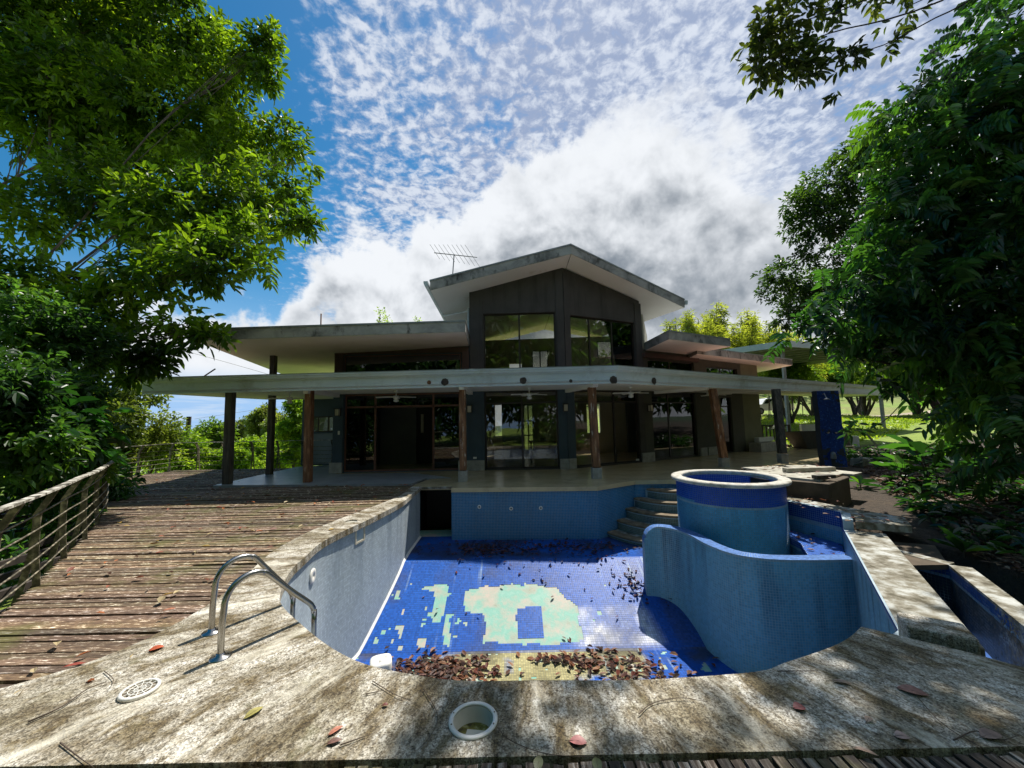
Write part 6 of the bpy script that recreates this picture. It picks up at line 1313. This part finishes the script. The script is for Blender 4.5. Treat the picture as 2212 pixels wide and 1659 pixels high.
for s_ in (-1, 1): MB().tube([(cx3 - .4, Yv + s_ * .62, gzv + 1.86), (cx3 + 1.6, Yv + s_ * .62, gzv + 1.86)], .025, 6).build('roof_rack_bar', MT['greyiron'], car)
for x in (-.02, 1.03): MB().box((cx3 + x + .35, Yv - .935, gzv + 1.05), (.16, .02, .03)).build('door_handle', MT['greyiron'], car)
# utility pole
p = at(403, 960, 21); MB().tube([(p[0], 21, gz(p[0], 21) - .2), (p[0] + .05, 21, at(403, 900, 21)[2])], [.13, .11], 8).build('wooden_post', MT['bark_dark'], label='dark wooden post standing beyond the deck railing', cat='post')

BG = [(.14, .18, .035), (.20, .25, .05), (.28, .33, .08), (.36, .40, .12)]
def bamboo(x, ytop, ybase, Yd, wpx, lab, seed, n=2600):
    s_ = Yd / FOC; r_ = wpx * s_ / 2; top = at(x, ytop, Yd); base = at(x, ybase, Yd); zg = gz(top[0], Yd); rs = random.Random(seed)
    o = empty('bamboo_clump', (top[0], Yd, zg), lab, 'bamboo', 'yellow-green bamboo behind the right wing'); bl_ = []; tips = []
    for k in range(15):
        a = rs.uniform(0, 6.28); q = rs.uniform(0, 1); bx = top[0] + math.cos(a) * r_ * q; by = Yd + math.sin(a) * r_ * q; h = (top[2] - base[2]) * (1 - .35 * q) * rs.uniform(.82, 1.0); ln = math.cos(a) * q * .8
        tips.append((bx + ln, by, base[2] + h))
        for j in range(6):
            u_ = j / 5; bl_.append((bx + ln * u_ ** 2 + rs.uniform(-.2, .2), by, base[2] + h * (.12 + .86 * u_), (.95 - .62 * u_) * r_ * .36))
    crown('foliage', o, bl_, n, 7, .42, BG, seed, 'leaf', gap=.30, gsc=.9, shell_=.1, flat=1.1, up=.6, wr=.17, droop=.35, bright=.8)
    m = MB()
    for t_ in tips: m.tube(smoothpath([(top[0] + (t_[0] - top[0]) * .4, t_[1], zg - .1), (top[0] + (t_[0] - top[0]) * .7, t_[1], (zg + t_[2]) / 2), t_], .8), .035, 5)
    m.build('stems', MT['twig'], o)
    return o
def bgtree(x, ytop, ybase, Yd, wpx, lab, seed, cols, n=1500, leaf=.2, mat='leaf', trunk=True, flat=.9, per=6, group='trees beyond the house and deck', name='tree', gap=.40, hid=False, lens_=None, bright=.6):
    s_ = Yd / FOC; r_ = wpx * s_ / 2; top = at(x, ytop, Yd); base = at(x, ybase, Yd); h = top[2] - base[2]
    zg = gz(top[0], Yd); o = empty(name, (top[0], Yd, zg), lab, 'tree', group); rs = random.Random(seed); blobs = []
    cz0 = base[2]
    for k in range(11):
        a = rs.uniform(0, 6.28); u_ = rs.uniform(.12, .88); rad = r_ * math.sin(math.pi * min(.95, .25 + .6 * (1 - u_))) * rs.uniform(.2, .75); rr = min(r_, h / 2) * rs.uniform(.30, .52)
        blobs.append((top[0] + math.cos(a) * rad, Yd + math.sin(a) * rad, cz0 + rr * .5 + (h - rr * 1.4) * u_, rr))
    blobs.append((top[0], Yd, top[2] - r_ * .35, r_ * .4))
    _, pts = crown('crown', o, blobs, n, per, leaf, cols, seed, mat, gap=gap, gsc=1.2 / max(.6, r_ * .5), shell_=.35, flat=flat, bright=bright)
    if trunk: limbs('trunk', o, (top[0], Yd, zg - .2), [((top[0] + rs.uniform(-.3, .3), Yd, cz0 + h * .5), max(.06, r_ * .06))] + [(b[:3], max(.03, r_ * .03)) for b in blobs[:6]], .1, 'bark', seed, 0, n=4)
    return o
YG = [(.08, .16, .02), (.14, .25, .03), (.22, .33, .05), (.30, .38, .08)]; MG = [(.06, .12, .02), (.10, .18, .03), (.17, .26, .05)]; OG = [(.08, .12, .03), (.13, .18, .05), (.22, .26, .09)]
bgtree(300, 800, 1045, 17.5, 260, 'loose yellow-green tree just beyond the curved railing', 201, OG, 2600, .20, gap=.43)
bgtree(205, 900, 1060, 16.5, 150, 'leafy bush at the left below the loose tree', 202, MG, 1300, .18)
bgtree(400, 930, 1040, 19, 110, 'rounded green bush behind the straight railing by the dark post', 203, YG, 1100, .18)
bgtree(455, 905, 1020, 23, 110, 'low spreading tree under the sea horizon', 204, MG, 1100, .22)
bgtree(545, 945, 1030, 22, 110, 'bright green bush between the two left columns', 205, YG, 1300, .20, trunk=False)
bgtree(500, 960, 1035, 20, 100, 'sunlit bush in front of the first left column', 214, YG, 1000, .18, trunk=False)
bgtree(640, 860, 1020, 20, 95, 'tall light green tree beside the left end wall of the house', 206, YG, 1800, .20)
bgtree(600, 930, 1030, 24, 120, 'leafy sapling behind the second left column', 207, YG, 1200, .2)
bgtree(575, 878, 960, 48, 70, 'dark rounded tree top on the skyline between the left columns', 208, OG, 1300, .42)
bgtree(530, 905, 970, 55, 110, 'broad dull green crown left of the dark rounded tree top', 209, OG, 1500, .42)
bgtree(440, 925, 975, 60, 120, 'distant grey-green crown near the sea horizon', 210, OG, 1300, .42)
bgtree(340, 930, 990, 50, 140, 'distant wood edge behind the loose yellow-green tree', 211, OG, 1400, .42)
bgtree(620, 890, 970, 45, 80, 'distant crown right of the dark rounded tree top', 212, OG, 1000, .4)
# right side
for i, (x, yt, yb, Yd, w, lab, c_, n, lf__) in enumerate((
        (1480, 672, 800, 36, 130, 'feathery yellow-green bamboo clump left of the others above the right roofs', YG[1:], 1500, .5), (1550, 652, 800, 37, 120, 'tallest feathery bamboo clump above the right roofs', YG[1:], 1700, .5), (1615, 668, 800, 38, 130, 'bamboo clump just left of the medium tree', YG[1:], 1500, .5), (1680, 700, 820, 40, 130, 'bamboo clump behind the carport roof', YG[1:], 1300, .5),
        (1745, 770, 870, 40, 150, 'feathery tree behind the carport posts', YG, 1500, .4), (1850, 740, 865, 42, 180, 'sunlit tree on the hill above the track', YG, 1500, .45), (1960, 720, 870, 40, 200, 'green tree behind the dark tree at the right', MG, 1500, .45), (2080, 760, 880, 36, 200, 'green tree at the far right of the lawn', MG, 1500, .45),
        (660, 690, 760, 60, 1, '', YG, 0, .3))):
    if 'bamboo' in lab: bamboo(x, yt, yb, Yd, w, lab, 230 + i)
    elif n: bgtree(x, yt, yb, Yd, w, lab, 230 + i, c_, n, lf__, gap=.38, group='green trees behind the right wing')
for i, (x, yt, yb, Yd, w, lab) in enumerate(((1700, 800, 880, 33, 130, 'small forked tree between car and shower'), (1838, 800, 870, 38, 110, 'small tree with a short forked trunk by the track'))):
    s_ = Yd / FOC; top = at(x, yt, Yd); zg = gz(top[0], Yd); o = empty('tree', (top[0], Yd, zg), lab, 'tree'); r_ = w * s_ / 2
    bb = [(top[0] + dx * r_, Yd + dy * r_, top[2] - dz * r_, r_ * .42) for dx, dy, dz in ((-.6, 0, .3), (.6, 0, .3), (0, .5, .1), (0, -.4, .2), (-.2, 0, 0), (.3, .2, 0))]
    crown('crown', o, bb, 900, 6, .30, MG, 260 + i, gap=.40)
    limbs('trunk', o, (top[0], Yd, zg - .1), [(bb[0][:3], .17), (bb[1][:3], .16), (bb[2][:3], .12), (bb[4][:3], .12)], .2, 'bark_dark', 7 + i, .02)
# sprigs of trees showing over the left roof
for i, (x, yt, lab) in enumerate(((822, 668, 'feathery sprig of a tree showing over the left lower roof'), (905, 684, 'small leafy tree tip over the left roof near the tower'))):
    p = at(x, yt, 24); o = empty('tree_tip', (p[0], 24, 0), lab, 'tree'); crown('crown', o, [(p[0], 24, p[2] - .3, .35), (p[0] + .3, 24, p[2] - .9, .5), (p[0] - .1, 24, p[2] - 1.6, .8), (p[0], 24, p[2] - 3, 1.2)], 160, 7, .2, YG[1:], 280 + i, gap=.3)
    limbs('trunk', o, (p[0], 24, gz(p[0], 24) - .1), [((p[0], 24, p[2] - .3), .08)], .1, 'bark', 3, 0)
# forest masses
def forest(name, x0, x1, y0, y1, n, lab, seed, h, cols, leaf=.9):
    rs = np.random.RandomState(seed); X = rs.uniform(x0, x1, n); Y = rs.uniform(y0, y1, n); Z = terrain_z(X[None], Y[None])[0]; hh = h * (.7 + .6 * rs.rand(n)); bl_ = [(x, y, z + q * .6, q * .5) for x, y, z, q in zip(X, Y, Z, hh)]
    o, _ = crown(name, None, bl_, n * 26, 5, leaf, cols, seed, gap=.25, gsc=.3, kind='stuff', bright=.7); tag(o, lab)
forest('forest', -170, -12, 62, 190, 190, 'wooded valley below the sea horizon on the left', 301, 7.5, OG, 1.0)
forest('forest', 14, 120, 66, 120, 120, 'wooded hillside behind the track on the right', 302, 9, MG, 1.1)
forest('forest', -60, -8, 30, 58, 40, 'scrubby slope below the deck on the left', 303, 3.0, YG, .5)
forest('woods', -26, 30, -18, -7, 150, 'dense woods behind the viewpoint, seen only in the window reflections', 304, 13, G_D, 1.0)
forest('woods', 22, 44, -8, 15, 110, 'tall woods right of the pool, outside the picture', 305, 13, G_D, 1.0)
forest('shrubbery', -20, 24, -9, -4.5, 60, 'low shrubbery behind the viewpoint', 306, 3.2, G_D, .5)
# grass tufts on the near lawn
rs = np.random.RandomState(88); n = 26000; X = rs.uniform(9, 45, n); Y = rs.uniform(14.8, 42, n); ok = (X > Y * .52) & (X < Y * 1.25) & (Y > 15.5 + (X - 8) * .10) & (np.abs(Y - roady(X)) > 2.5) & (Y > 12.55 + (X - 9.6) * .73 + 1.2)
X, Y = X[ok], Y[ok]; P = np.stack([X, Y, terrain_z(X[None], Y[None])[0]], 1); n = len(P); a = rs.rand(n) * 6.28; el = rs.uniform(.4, 1.4, n)
V, F, c = leafmesh(P, np.stack([np.cos(a) * np.cos(el), np.sin(a) * np.cos(el), np.sin(el)], 1), unit(n, rs), .16 + .16 * rs.rand(n), .05 + .05 * rs.rand(n), np.asarray([(.18, .29, .03), (.25, .36, .05), (.32, .40, .08)])[rs.randint(0, 3, n)] * (.7 + .5 * rs.rand(n)[:, None]), .1, .3)
npmesh('lawn_grass', V, F, MT['leaf'], col=c, kind='stuff', label='rough sunlit grass and low weeds on the lawn right of the house')
print('objects', len(bpy.data.objects), 'tris', sum(len(m.loop_triangles) or len(m.polygons) * 2 for m in bpy.data.meshes))
